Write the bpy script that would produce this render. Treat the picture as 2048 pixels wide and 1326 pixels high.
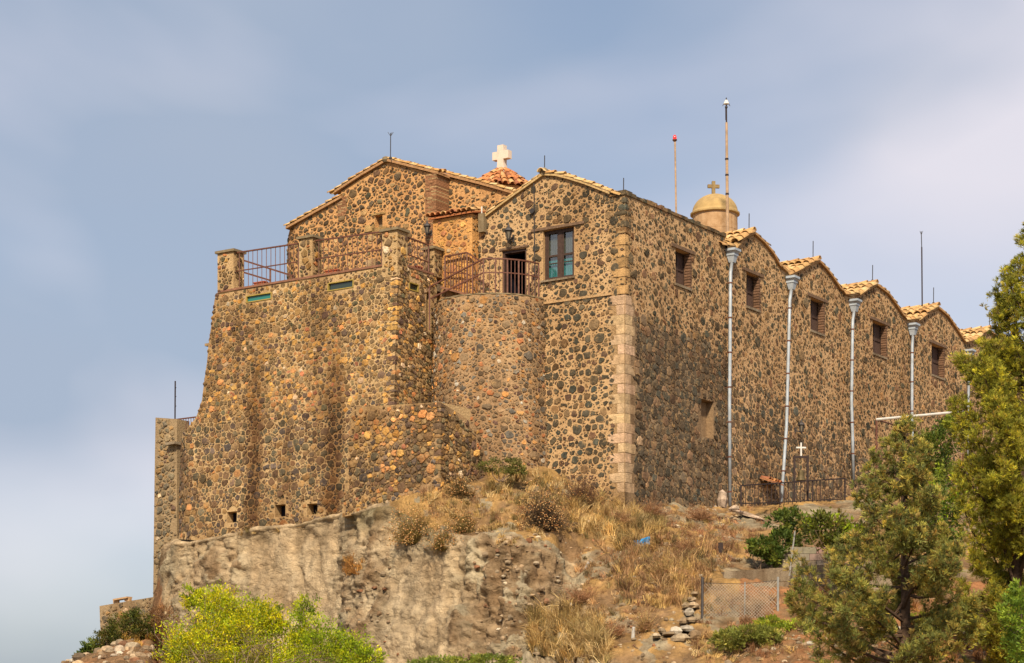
import bpy, math, random
import numpy as np
from mathutils import Vector, Matrix, noise
from mathutils.geometry import tessellate_polygon

# ------------------------------------------------------------------ camera, sky, sun, exposure
scene = bpy.context.scene
for o in list(bpy.data.objects):
    bpy.data.objects.remove(o)
FPX, CX, VH = 4000.0, 1024.0, 1450.0          # focal length and horizon of the photograph, in its pixels
cam_data = bpy.data.cameras.new('camera')
cam = bpy.data.objects.new('camera', cam_data)
scene.collection.objects.link(cam)
cam_data.sensor_width = 36.0
cam_data.lens = FPX / 2048 * 36
cam_data.shift_y = (VH - 663) / 2048
cam_data.clip_start, cam_data.clip_end = 0.5, 6000
cam.location = (0, 0, 0)
cam.rotation_euler = (math.radians(90), 0, 0)
scene.camera = cam

SUN_AZ = math.atan2(-0.08, -1.0)             # towards the sun: behind the camera and to its left
SUN_EL = math.radians(43)
world = bpy.data.worlds.new('World')
scene.world = world
world.use_nodes = True
nt = world.node_tree
nt.nodes.clear()
def wn(t, **k):
    n = nt.nodes.new(t)
    for a, b in k.items():
        setattr(n, a, b)
    return n
sky = wn('ShaderNodeTexSky', sky_type='NISHITA', sun_disc=False)
sky.sun_elevation = SUN_EL
sky.sun_rotation = SUN_AZ
sky.air_density, sky.dust_density, sky.ozone_density = 1.0, 1.6, 1.4
bg = wn('ShaderNodeBackground')
bg.inputs['Strength'].default_value = 0.09
out = wn('ShaderNodeOutputWorld')
tc = wn('ShaderNodeTexCoord')
mp = wn('ShaderNodeMapping')
mp.inputs['Scale'].default_value = (1.0, 1.0, 1.9)
mp.inputs['Rotation'].default_value = (0.0, 0.35, 0.0)
mp.inputs['Location'].default_value = (2.4, 1.0, 0.4)
n1 = wn('ShaderNodeTexNoise')
n1.inputs['Scale'].default_value = 3.1
n1.inputs['Detail'].default_value = 6.0
n1.inputs['Roughness'].default_value = 0.40
n1.inputs['Distortion'].default_value = 0.35
cr = wn('ShaderNodeValToRGB')
cr.color_ramp.elements[0].position = 0.34
cr.color_ramp.elements[0].color = (0.42, 0.42, 0.42, 1)
cr.color_ramp.elements[1].position = 0.64
cr.color_ramp.elements[1].color = (0.92, 0.92, 0.92, 1)
n2 = wn('ShaderNodeTexNoise')
n2.inputs['Scale'].default_value = 3.3
n2.inputs['Detail'].default_value = 4.0
n2.inputs['Roughness'].default_value = 0.4
n2.inputs['Distortion'].default_value = 0.3
cr2 = wn('ShaderNodeValToRGB')
cr2.color_ramp.elements[0].position = 0.41
cr2.color_ramp.elements[0].color = (3.3, 3.9, 4.95, 1)     # grey blue cloud base
cr2.color_ramp.elements[1].position = 0.64
cr2.color_ramp.elements[1].color = (6.7, 6.4, 6.95, 1)      # thin bright veil
mx = wn('ShaderNodeMix', data_type='RGBA')
L = nt.links.new
L(tc.outputs['Generated'], mp.inputs['Vector'])
L(mp.outputs['Vector'], n1.inputs['Vector'])
L(mp.outputs['Vector'], n2.inputs['Vector'])
L(n1.outputs['Fac'], cr.inputs['Fac'])
L(n2.outputs['Fac'], cr2.inputs['Fac'])
L(cr.outputs['Color'], mx.inputs['Factor'])
L(sky.outputs['Color'], mx.inputs['A'])
L(cr2.outputs['Color'], mx.inputs['B'])
L(mx.outputs['Result'], bg.inputs['Color'])
L(bg.outputs['Background'], out.inputs['Surface'])

sun_d = bpy.data.lights.new('sun', 'SUN')
sun_d.energy = 4.9
sun_d.angle = math.radians(4.0)
sun_d.color = (1.0, 0.84, 0.62)
sun = bpy.data.objects.new('sun', sun_d)
scene.collection.objects.link(sun)
to_sun = Vector((math.sin(SUN_AZ) * math.cos(SUN_EL), math.cos(SUN_AZ) * math.cos(SUN_EL), math.sin(SUN_EL)))
sun.rotation_euler = to_sun.to_track_quat('Z', 'Y').to_euler()
sun.location = to_sun * 100

scene.view_settings.view_transform = 'Standard'
scene.view_settings.look = 'None'
scene.view_settings.exposure = 0.45
scene.view_settings.gamma = 1.0
scene.view_settings.use_curve_mapping = False
scene.render.engine = 'CYCLES'
scene.cycles.max_bounces = 6
scene.cycles.diffuse_bounces = 3
scene.cycles.transparent_max_bounces = 6

# ------------------------------------------------------------------ the monastery's own axes
# a runs to the left along the gable front, b runs back along the long side wall, z is height above the eye
ANG = math.atan(FPX / 5926.0)
CA, SA = math.cos(ANG), math.sin(ANG)
YC = 66.0
XC = (1250 - CX) / FPX * YC
NF = Vector((-SA, -CA, 0))      # outward normal of the front walls
NS = Vector((CA, -SA, 0))       # outward normal of the side walls
DF = Vector((-CA, SA, 0))       # along a
DS = Vector((SA, CA, 0))        # along b
UP = Vector((0, 0, 1))
def W(a, b, z):
    return Vector((XC - a * CA + b * SA, YC + a * SA + b * CA, z))
def pa(u, v, b):                # where the photograph's point lies on the plane b -> (a, z)
    t = (u - CX) / FPX
    a = (XC + b * SA - t * (YC + b * CA)) / (CA + t * SA)
    return a, (VH - v) / FPX * (YC + a * SA + b * CA)
def pb(u, v, a):                # ... on the plane a -> (b, z)
    t = (u - CX) / FPX
    b = (t * (YC + a * SA) - XC + a * CA) / (SA - t * CA)
    return b, (VH - v) / FPX * (YC + a * SA + b * CA)
def Fp(u, v, b):                # ... the same as a world point
    a, z = pa(u, v, b)
    return W(a, b, z)
def Sp(u, v, a):
    b, z = pb(u, v, a)
    return W(a, b, z)
def PY(u, v, y):                # ... at distance y -> world
    return Vector(((u - CX) / FPX * y, y, (VH - v) / FPX * y))

# ------------------------------------------------------------------ helpers
COL = scene.collection
ORG = {}
def thing(name, label, cat, loc=(0, 0, 0), group=None):
    o = bpy.data.objects.new(name, None)
    o.empty_display_size = 0.3
    COL.objects.link(o)
    o.location = loc
    ORG[o.name] = Vector(loc)
    tag(o, label, cat, group)
    o['kind'] = 'thing'
    return o
def tag(o, label, cat, group=None):
    o['label'] = label
    o['category'] = cat
    if group:
        o['group'] = group
    return o
class MB:
    def __init__(s):
        s.v, s.f, s.c = [], [], []
    def add(s, vs, fs, col=None):
        n = len(s.v)
        s.v.extend([tuple(p) for p in vs])
        s.f.extend([tuple(i + n for i in f) for f in fs])
        if col is not None:
            s.c.extend([col] * len(vs))
        return s
    def hexa(s, p, col=None):   # 8 points: bottom 4 then top 4
        return s.add(p, [(0, 3, 2, 1), (4, 5, 6, 7), (0, 1, 5, 4), (1, 2, 6, 5), (2, 3, 7, 6), (3, 0, 4, 7)], col)
    def abox(s, a0, a1, b0, b1, z0, z1, col=None):
        return s.hexa([W(a0, b0, z0), W(a1, b0, z0), W(a1, b1, z0), W(a0, b1, z0),
                       W(a0, b0, z1), W(a1, b0, z1), W(a1, b1, z1), W(a0, b1, z1)], col)
    def bar(s, p, q, w, h=None, up=UP, col=None):      # a rectangular bar from p to q
        h = h or w
        p, q = Vector(p), Vector(q)
        d = (q - p).normalized()
        x = d.cross(up)
        if x.length < 1e-4:
            x = d.cross(Vector((1, 0, 0)))
        x.normalize()
        y = x.cross(d).normalized()
        x, y = x * w / 2, y * h / 2
        return s.hexa([p - x - y, p + x - y, p + x + y, p - x + y, q - x - y, q + x - y, q + x + y, q - x + y], col)
    def tube(s, pts, rad, n=8, caps=True, col=None):
        pts = [Vector(p) for p in pts]
        if not isinstance(rad, (list, tuple)):
            rad = [rad] * len(pts)
        vs, fs = [], []
        for i, p in enumerate(pts):
            d = (pts[min(i + 1, len(pts) - 1)] - pts[max(i - 1, 0)]).normalized()
            ref = Vector((1, 0, 0)) if abs(d.z) > 0.7 else UP
            x = d.cross(ref).normalized()
            y = d.cross(x).normalized()
            for k in range(n):
                an = 2 * math.pi * k / n
                vs.append(p + (x * math.cos(an) + y * math.sin(an)) * rad[i])
        for i in range(len(pts) - 1):
            for k in range(n):
                k2 = (k + 1) % n
                fs.append((i * n + k, i * n + k2, (i + 1) * n + k2, (i + 1) * n + k))
        if caps:
            fs.append(tuple(range(n)))
            fs.append(tuple((len(pts) - 1) * n + k for k in range(n)))
        return s.add(vs, fs, col)
    def lathe(s, c, prof, n=16, col=None):      # prof: (radius, height) upward
        c = Vector(c)
        pts, fs = [], []
        for r, h in prof:
            for k in range(n):
                an = 2 * math.pi * k / n
                pts.append(c + Vector((r * math.cos(an), r * math.sin(an), h)))
        m = len(prof)
        for i in range(m - 1):
            for k in range(n):
                k2 = (k + 1) % n
                fs.append((i * n + k, i * n + k2, (i + 1) * n + k2, (i + 1) * n + k))
        fs.append(tuple(range(n)))
        fs.append(tuple((m - 1) * n + k for k in range(n)))
        return s.add(pts, fs, col)
    def prism(s, poly, d, col=None):            # planar polygon (world points) swept by vector d
        n = len(poly)
        poly = [Vector(p) for p in poly]
        tri = tessellate_polygon([poly])
        vs = poly + [p + d for p in poly]
        fs = [tuple(t) for t in tri] + [tuple(i + n for i in t) for t in tri]
        fs += [(i, (i + 1) % n, (i + 1) % n + n, i + n) for i in range(n)]
        return s.add(vs, fs, col)
def mkmesh(name, vs, fs, mat, cols=None, smooth=False):
    me = bpy.data.meshes.new(name)
    me.from_pydata(vs, [], fs)
    me.materials.append(mat)
    if cols is not None and len(cols):
        ca = me.color_attributes.new('col', 'FLOAT_COLOR', 'POINT')
        a = np.ones((len(vs), 4), dtype=np.float32)
        a[:, :3] = np.asarray(cols, dtype=np.float32)
        ca.data.foreach_set('color', a.ravel())
    if smooth:
        me.polygons.foreach_set('use_smooth', [True] * len(me.polygons))
    return me
def mk(name, mb, mat, parent=None, smooth=False, kind=None, label=None):
    vs = np.array(mb.v, dtype=float)
    org = (vs.min(0) + vs.max(0)) / 2 if parent is not None else np.array([(vs[:, 0].min() + vs[:, 0].max()) / 2, (vs[:, 1].min() + vs[:, 1].max()) / 2, vs[:, 2].min()])
    me = mkmesh(name, (vs - org).tolist(), mb.f, mat, mb.c if mb.c else None, smooth)
    o = bpy.data.objects.new(name, me)
    COL.objects.link(o)
    put(o, Vector(org), parent)
    if kind:
        o['kind'] = kind
    if label:
        o['label'] = label
    return o
def put(o, org, parent):
    ORG[o.name] = org
    if parent is not None:
        o.parent = parent
        o.location = org - ORG[parent.name]
    else:
        o.location = org
def mk_np(name, vs, fs, mat, parent=None, cols=None, kind=None, smooth=False):
    """many faces at once: vs (n,3), fs (m,3|4), cols (n,3)"""
    vs = np.asarray(vs, dtype=np.float32)
    fs = np.asarray(fs, dtype=np.int32)
    org = vs.mean(0)
    me = bpy.data.meshes.new(name)
    k = fs.shape[1]
    me.vertices.add(len(vs))
    me.vertices.foreach_set('co', (vs - org).ravel())
    me.loops.add(fs.size)
    me.loops.foreach_set('vertex_index', fs.ravel())
    me.polygons.add(len(fs))
    me.polygons.foreach_set('loop_start', np.arange(0, fs.size, k, dtype=np.int32))
    me.polygons.foreach_set('loop_total', np.full(len(fs), k, dtype=np.int32))
    if smooth:
        me.polygons.foreach_set('use_smooth', np.ones(len(fs), dtype=bool))
    me.materials.append(mat)
    if cols is not None:
        ca = me.color_attributes.new('col', 'FLOAT_COLOR', 'POINT')
        a = np.ones((len(vs), 4), dtype=np.float32)
        a[:, :3] = cols
        ca.data.foreach_set('color', a.ravel())
    me.update()
    me.validate()
    o = bpy.data.objects.new(name, me)
    COL.objects.link(o)
    put(o, Vector(org.tolist()), parent)
    if kind:
        o['kind'] = kind
    return o

# ------------------------------------------------------------------ materials
def mat_base(name, rough=0.9, spec=0.25):
    m = bpy.data.materials.new(name)
    m.use_nodes = True
    t = m.node_tree
    b = t.nodes['Principled BSDF']
    b.inputs['Roughness'].default_value = rough
    b.inputs['Specular IOR Level'].default_value = spec
    return m, t, b
def N(t, ty, **k):
    n = t.nodes.new(ty)
    for a, v in k.items():
        if a in n.inputs:
            n.inputs[a].default_value = v
        else:
            setattr(n, a, v)
    return n
def noise_node(t, scale, detail=4, rough=0.55, stretch=None):
    g = t.nodes.new('ShaderNodeNewGeometry')
    n = t.nodes.new('ShaderNodeTexNoise')
    n.inputs['Scale'].default_value = scale
    n.inputs['Detail'].default_value = detail
    n.inputs['Roughness'].default_value = rough
    if stretch:
        mp_ = t.nodes.new('ShaderNodeMapping')
        mp_.inputs['Scale'].default_value = stretch
        t.links.new(g.outputs['Position'], mp_.inputs['Vector'])
        t.links.new(mp_.outputs['Vector'], n.inputs['Vector'])
    else:
        t.links.new(g.outputs['Position'], n.inputs['Vector'])
    return n
def ramp(t, fac, stops):
    r = t.nodes.new('ShaderNodeValToRGB')
    while len(r.color_ramp.elements) < len(stops):
        r.color_ramp.elements.new(0.5)
    for e, (p, c) in zip(r.color_ramp.elements, stops):
        e.position = p
        e.color = (c, c, c, 1) if isinstance(c, (int, float)) else (*c, 1)
    t.links.new(fac, r.inputs['Fac'])
    return r
def mixc(t, a, b, fac, mode='MIX'):
    m = t.nodes.new('ShaderNodeMix')
    m.data_type = 'RGBA'
    m.blend_type = mode
    m.clamp_factor = True
    for sock, val in (('A', a), ('B', b), ('Factor', fac)):
        s_ = [i for i in m.inputs if i.name == sock and i.enabled][0]
        if isinstance(val, (int, float)):
            s_.default_value = val
        elif isinstance(val, tuple):
            s_.default_value = (*val, 1)
        else:
            t.links.new(val, s_)
    return [o for o in m.outputs if o.enabled][0]
def bump(t, b, fac, strength=0.5, dist=0.03):
    n = t.nodes.new('ShaderNodeBump')
    n.inputs['Strength'].default_value = strength
    n.inputs['Distance'].default_value = dist
    t.links.new(fac, n.inputs['Height'])
    t.links.new(n.outputs['Normal'], b.inputs['Normal'])
def stain(t, c, amount, tint=(0.42, 0.34, 0.28)):
    """rain streaks and damp patches running down the masonry"""
    n = noise_node(t, 1.0, 5, 0.62, (0.8, 0.8, 0.10))
    r = ramp(t, n.outputs['Fac'], [(0.47, 0.0), (0.66, amount)])
    c = mixc(t, c, tint, r.outputs['Color'], 'MULTIPLY')
    n = noise_node(t, 0.33, 5, 0.65)
    r = ramp(t, n.outputs['Fac'], [(0.5, 0.0), (0.68, amount * 0.7)])
    return mixc(t, c, (0.55, 0.46, 0.38), r.outputs['Color'], 'MULTIPLY')
def run_marks(t, c):
    """two broad brown water marks down the terrace front, below its sill"""
    g = t.nodes.new('ShaderNodeNewGeometry')
    sep = t.nodes.new('ShaderNodeSeparateXYZ')
    t.links.new(g.outputs['Position'], sep.inputs[0])
    nz = noise_node(t, 1.1, 5, 0.65)
    def mth(op, a, b_):
        m_ = t.nodes.new('ShaderNodeMath')
        m_.operation = op
        for k, v in ((0, a), (1, b_)):
            if isinstance(v, (int, float)):
                m_.inputs[k].default_value = v
            else:
                t.links.new(v, m_.inputs[k])
        return m_.outputs[0]
    a_ = mth('ADD', mth('MULTIPLY', mth('SUBTRACT', sep.outputs[0], XC), -CA), mth('MULTIPLY', mth('SUBTRACT', sep.outputs[1], YC), SA))
    a_ = mth('ADD', a_, mth('MULTIPLY', mth('SUBTRACT', nz.outputs['Fac'], 0.5), 1.1))
    b_ = mth('ADD', mth('MULTIPLY', mth('SUBTRACT', sep.outputs[0], XC), SA), mth('MULTIPLY', mth('SUBTRACT', sep.outputs[1], YC), CA))
    onf = mth('LESS_THAN', b_, -2.6)
    for u, v0, v1, half, amt in ((516, 640, 1010, 0.42, 0.85), (674, 660, 1015, 0.40, 0.95)):
        a0, z1 = pa(u, v0, -3.1)
        z0 = pa(u, v1, -3.4)[1]
        da = mth('ABSOLUTE', mth('SUBTRACT', a_, a0), 0.0)
        m1 = ramp(t, da, [(half * 0.45, amt), (half * 1.5, 0.0)])
        zz = mth('DIVIDE', mth('SUBTRACT', sep.outputs[2], z0), z1 - z0)
        zr_ = ramp(t, zz, [(0.0, 1.0), (0.75, 0.8), (1.0, 0.0)])
        f = mth('MULTIPLY', mth('MULTIPLY', m1.outputs['Color'], zr_.outputs['Color']), onf)
        c = mixc(t, c, (0.36, 0.27, 0.21), f, 'MULTIPLY')
    return c
def attr_mat(name, var=0.35, scale=9.0, rough=0.9, bmp=0.4, bdist=0.03, spec=0.2, speck=None, transl=0.0, fine=45.0, stn=0.0):
    """colour from the piece's own colour, varied by grain"""
    m, t, b = mat_base(name, rough, spec)
    at = t.nodes.new('ShaderNodeAttribute')
    at.attribute_name = 'col'
    n = noise_node(t, scale, 5, 0.62)
    r = ramp(t, n.outputs['Fac'], [(0.3, 1 - var), (0.7, 1 + var)])
    c = mixc(t, at.outputs['Color'], r.outputs['Color'], 1.0, 'MULTIPLY')
    if speck:
        n3 = noise_node(t, 26, 3, 0.6)
        r3 = ramp(t, n3.outputs['Fac'], [(0.60, 0.0), (0.72, 0.5)])
        c = mixc(t, c, speck, r3.outputs['Color'])
    if stn:
        c = stain(t, c, stn)
    t.links.new(c, b.inputs['Base Color'])
    if bmp:
        nb = noise_node(t, fine, 4, 0.65)
        bump(t, b, nb.outputs['Fac'], bmp, bdist)
    if transl:
        tr = t.nodes.new('ShaderNodeBsdfTranslucent')
        t.links.new(c, tr.inputs['Color'])
        ms = t.nodes.new('ShaderNodeMixShader')
        ms.inputs['Fac'].default_value = transl
        t.links.new(b.outputs['BSDF'], ms.inputs[1])
        t.links.new(tr.outputs['BSDF'], ms.inputs[2])
        t.links.new(ms.outputs['Shader'], t.nodes['Material Output'].inputs['Surface'])
    return m
def mortar_mat(name, c1, c2, c3, streak=0.5, scale=0.7, dirt=(0.10, 0.07, 0.05)):
    """lime mortar with pebbles, patchy tone and rain streaks"""
    m, t, b = mat_base(name, 0.95, 0.1)
    n1 = noise_node(t, scale, 5, 0.6)
    r1 = ramp(t, n1.outputs['Fac'], [(0.36, 0.0), (0.64, 1.0)])
    c = mixc(t, c1, c2, r1.outputs['Color'])
    n2 = noise_node(t, 7.0, 6, 0.7)
    r2 = ramp(t, n2.outputs['Fac'], [(0.52, 0.0), (0.68, 0.6)])
    c = mixc(t, c, c3, r2.outputs['Color'])
    n5 = noise_node(t, 21.0, 4, 0.7)
    r5 = ramp(t, n5.outputs['Fac'], [(0.59, 0.0), (0.66, 0.6)])
    c = mixc(t, c, dirt, r5.outputs['Color'])
    c = stain(t, c, min(1.0, streak + 0.1))
    if name == 'mortar_terrace':
        c = run_marks(t, c)
    n4 = noise_node(t, 34.0, 4, 0.7)
    r4 = ramp(t, n4.outputs['Fac'], [(0.3, 0.72), (0.7, 1.2)])
    c = mixc(t, c, r4.outputs['Color'], 1.0, 'MULTIPLY')
    t.links.new(c, b.inputs['Base Color'])
    nb = noise_node(t, 16, 5, 0.7)
    bump(t, b, nb.outputs['Fac'], 0.9, 0.05)
    return m
def plain(name, c, rough=0.6, spec=0.3, var=0.2, scale=6.0, metal=0.0, c2=None, bmp=0.15, fine=60.0):
    m, t, b = mat_base(name, rough, spec)
    b.inputs['Metallic'].default_value = metal
    n = noise_node(t, scale, 5, 0.65)
    if c2:
        r = ramp(t, n.outputs['Fac'], [(0.38, c), (0.66, c2)])
        cc = r.outputs['Color']
    else:
        r = ramp(t, n.outputs['Fac'], [(0.3, 1 - var), (0.7, 1 + var)])
        cc = mixc(t, c, r.outputs['Color'], 1.0, 'MULTIPLY')
    t.links.new(cc, b.inputs['Base Color'])
    if bmp:
        nb = noise_node(t, fine, 4, 0.6)
        bump(t, b, nb.outputs['Fac'], bmp, 0.02)
    return m
M = {}
def stone_mat():
    """rubble stone, grainy, partly smeared with lime mortar"""
    m, t, b = mat_base('rubble_stone', 0.9, 0.18)
    at = t.nodes.new('ShaderNodeAttribute')
    at.attribute_name = 'col'
    n = noise_node(t, 7.0, 6, 0.68)
    r = ramp(t, n.outputs['Fac'], [(0.28, 0.55), (0.72, 1.5)])
    c = mixc(t, at.outputs['Color'], r.outputs['Color'], 1.0, 'MULTIPLY')
    n2 = noise_node(t, 5.2, 7, 0.72)
    r2 = ramp(t, n2.outputs['Fac'], [(0.555, 0.0), (0.61, 0.8), (0.8, 0.95)])
    n3 = noise_node(t, 0.8, 4, 0.6)
    r3 = ramp(t, n3.outputs['Fac'], [(0.38, (0.40, 0.26, 0.12)), (0.62, (0.30, 0.20, 0.10))])
    c = mixc(t, c, r3.outputs['Color'], r2.outputs['Color'])
    c = stain(t, c, 0.5)
    c = run_marks(t, c)
    t.links.new(c, b.inputs['Base Color'])
    nb = noise_node(t, 24.0, 5, 0.7)
    bump(t, b, nb.outputs['Fac'], 0.8, 0.05)
    return m
M['stone'] = stone_mat()
M['quoin'] = attr_mat('dressed_limestone', 0.35, 5.0, 0.92, 0.8, 0.05, 0.12, (0.24, 0.165, 0.10), fine=22, stn=0.7)
M['tile'] = attr_mat('clay_tile', 0.35, 12.0, 0.85, 0.4, 0.02, 0.15, (0.30, 0.22, 0.10))
M['mortar_wing'] = mortar_mat('mortar_wing', (0.58, 0.385, 0.20), (0.50, 0.325, 0.165), (0.36, 0.215, 0.095), 0.35)
M['mortar_side'] = mortar_mat('mortar_side', (0.59, 0.385, 0.205), (0.50, 0.32, 0.165), (0.34, 0.20, 0.09), 0.4)
M['mortar_terrace'] = mortar_mat('mortar_terrace', (0.55, 0.385, 0.20), (0.46, 0.31, 0.155), (0.32, 0.215, 0.10), 0.7, 0.45)
M['mortar_tower'] = mortar_mat('mortar_tower', (0.48, 0.315, 0.165), (0.38, 0.25, 0.14), (0.30, 0.20, 0.10), 0.6, 0.5)
M['mortar_church'] = mortar_mat('mortar_church', (0.62, 0.36, 0.155), (0.54, 0.29, 0.12), (0.36, 0.19, 0.08), 0.25)
M['mortar_annex'] = mortar_mat('mortar_annex', (0.66, 0.36, 0.13), (0.60, 0.30, 0.10), (0.42, 0.22, 0.09), 0.2)
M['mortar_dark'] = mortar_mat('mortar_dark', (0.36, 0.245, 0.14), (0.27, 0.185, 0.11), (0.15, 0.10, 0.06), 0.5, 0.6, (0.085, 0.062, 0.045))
M['mortar_low'] = mortar_mat('mortar_low', (0.36, 0.26, 0.15), (0.28, 0.205, 0.12), (0.22, 0.15, 0.08), 0.4)
M['brick'] = attr_mat('thin_brick', 0.3, 14.0, 0.9, 0.5, 0.02)
M['wood'] = plain('dark_brown_wood', (0.055, 0.032, 0.024), 0.6, 0.3, 0.35, 14)
M['shutter'] = plain('weathered_shutter_wood', (0.085, 0.052, 0.040), 0.75, 0.2, 0.35, 18)
M['lintel'] = plain('weathered_lintel_wood', (0.15, 0.095, 0.06), 0.85, 0.15, 0.4, 10)
M['rust'] = plain('red_brown_painted_metal', (0.095, 0.034, 0.022), 0.55, 0.3, 0.3, 9, c2=(0.15, 0.065, 0.04))
M['iron'] = plain('dark_iron', (0.05, 0.045, 0.045), 0.6, 0.4, 0.3, 12, 0.4)
M['darkrust'] = plain('dark_rusty_iron', (0.035, 0.022, 0.02), 0.7, 0.3, 0.3, 12, 0.2)
M['wire'] = plain('weathered_wire', (0.30, 0.25, 0.19), 0.7, 0.3, 0.2, 8, bmp=0)
M['galv'] = plain('dull_galvanised_post', (0.21, 0.205, 0.19), 0.6, 0.3, 0.25, 8)
M['pipe'] = plain('galvanised_pipe', (0.40, 0.46, 0.53), 0.5, 0.4, 0.22, 3.0, 0.1, c2=(0.29, 0.32, 0.35), bmp=0.05)
M['bronze'] = plain('bronze_bell', (0.10, 0.075, 0.035), 0.6, 0.3, 0.3, 8, 0.4)
M['white'] = plain('white_limewash', (0.60, 0.50, 0.41), 0.85, 0.15, 0.10, 5)
M['whitemetal'] = plain('white_enamel', (0.55, 0.54, 0.51), 0.45, 0.4, 0.15, 8)
M['dome'] = plain('ochre_stucco', (0.42, 0.29, 0.125), 0.9, 0.15, 0.22, 2.2, c2=(0.28, 0.195, 0.09))
M['domestone'] = plain('pale_dressed_stone', (0.45, 0.30, 0.17), 0.9, 0.15, 0.2, 4, c2=(0.33, 0.20, 0.10))
M['oldcross'] = plain('lichen_stone', (0.26, 0.19, 0.09), 0.9, 0.15, 0.4, 9, c2=(0.18, 0.12, 0.06))
M['mast'] = plain('painted_wooden_mast', (0.36, 0.25, 0.16), 0.7, 0.2, 0.3, 5)
M['red'] = plain('red_beacon_glass', (0.75, 0.02, 0.02), 0.2, 0.6, 0.05, 5, bmp=0)
M['pot'] = plain('terracotta', (0.36, 0.10, 0.05), 0.8, 0.2, 0.2, 8)
M['concrete'] = mortar_mat('old_concrete', (0.33, 0.265, 0.185), (0.25, 0.20, 0.14), (0.17, 0.13, 0.09), 0.8, 0.9)
M['coping'] = plain('stone_coping', (0.23, 0.18, 0.11), 0.92, 0.1, 0.3, 5, c2=(0.16, 0.12, 0.07), bmp=0.5, fine=30)
M['redcoping'] = plain('red_brown_coping', (0.22, 0.11, 0.07), 0.9, 0.1, 0.25, 5, bmp=0.4, fine=30)
M['block'] = attr_mat('concrete_block', 0.2, 6, 0.95, 0.5, 0.02)
M['dark'] = plain('painted_interior_shade', (0.012, 0.012, 0.02), 0.9, 0.05, 0.1, 4)  # near-black colour standing in for the shade inside openings
M['yellowtrim'] = plain('ochre_window_frame', (0.30, 0.22, 0.05), 0.6, 0.3, 0.2, 8)
M['curtain'] = plain('turquoise_curtain', (0.075, 0.27, 0.28), 0.9, 0.1, 0.15, 5)
M['greycurtain'] = plain('beige_curtain', (0.15, 0.13, 0.10), 0.9, 0.1, 0.15, 5)
M['cloth'] = plain('blue_plastic', (0.02, 0.22, 0.50), 0.5, 0.4, 0.3, 12)
def glass(name, c, rough=0.06):
    m, t, b = mat_base(name, rough, 0.6)
    b.inputs['Base Color'].default_value = (*c, 1)
    b.inputs['Roughness'].default_value = rough
    return m
M['teal'] = glass('teal_glass', (0.015, 0.15, 0.13), 0.2)
M['darkglass'] = glass('dark_green_glass', (0.02, 0.035, 0.025), 0.12)
def pane_glass():
    m, t, b = mat_base('window_glass', 0.03, 0.5)
    tr = t.nodes.new('ShaderNodeBsdfTransparent')
    tr.inputs['Color'].default_value = (0.85, 0.9, 0.9, 1)
    gl = t.nodes.new('ShaderNodeBsdfGlossy')
    gl.inputs['Roughness'].default_value = 0.03
    ms = t.nodes.new('ShaderNodeMixShader')
    ms.inputs['Fac'].default_value = 0.12
    t.links.new(tr.outputs['BSDF'], ms.inputs[1])
    t.links.new(gl.outputs['BSDF'], ms.inputs[2])
    t.links.new(ms.outputs['Shader'], t.nodes['Material Output'].inputs['Surface'])
    return m
M['pane'] = pane_glass()
M['leaf'] = attr_mat('foliage', 0.25, 3.0, 0.6, 0, 0, 0.25, None, 0.45)
M['straw'] = attr_mat('dry_grass', 0.2, 3.0, 0.8, 0, 0, 0.15, None, 0.25)
M['bark'] = plain('juniper_bark', (0.085, 0.055, 0.038), 0.95, 0.1, 0.4, 14, bmp=0.6)
M['twig'] = plain('grey_twig', (0.20, 0.14, 0.10), 0.9, 0.1, 0.3, 14)
def hill_mat():
    m, t, b = mat_base('hill_earth_and_rock', 0.97, 0.08)
    at = t.nodes.new('ShaderNodeAttribute')
    at.attribute_name = 'col'
    n = noise_node(t, 3.2, 8, 0.7)
    r = ramp(t, n.outputs['Fac'], [(0.3, 0.68), (0.7, 1.32)])
    c = mixc(t, at.outputs['Color'], r.outputs['Color'], 1.0, 'MULTIPLY')
    n2 = noise_node(t, 1.6, 6, 0.66, (1.0, 1.0, 0.16))
    r2 = ramp(t, n2.outputs['Fac'], [(0.36, 0.66), (0.62, 1.2)])
    c = mixc(t, c, r2.outputs['Color'], 1.0, 'MULTIPLY')
    t.links.new(c, b.inputs['Base Color'])
    g = t.nodes.new('ShaderNodeNewGeometry')
    vo = t.nodes.new('ShaderNodeTexVoronoi')
    vo.feature = 'DISTANCE_TO_EDGE'
    vo.inputs['Scale'].default_value = 4.5
    nw = noise_node(t, 2.0, 4, 0.6)
    ad = t.nodes.new('ShaderNodeVectorMath')
    ad.operation = 'MULTIPLY_ADD'
    ad.inputs[1].default_value = (0.7, 0.7, 0.7)
    t.links.new(nw.outputs['Color'], ad.inputs[0])
    t.links.new(g.outputs['Position'], ad.inputs[2])
    t.links.new(ad.outputs['Vector'], vo.inputs['Vector'])
    rv = ramp(t, vo.outputs['Distance'], [(0.0, 0.0), (0.12, 0.6), (0.5, 1.0)])
    nb = noise_node(t, 9.0, 7, 0.75)
    mm = mixc(t, rv.outputs['Color'], nb.outputs['Fac'], 0.68)
    bump(t, b, mm, 0.9, 0.09)
    return m
M['hill'] = hill_mat()
M['rock'] = attr_mat('loose_rock', 0.35, 7.0, 0.95, 0.7, 0.04, 0.1)
M['farland'] = plain('far_land', (0.16, 0.13, 0.07), 0.97, 0.05, 0.3, 0.02)
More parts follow.
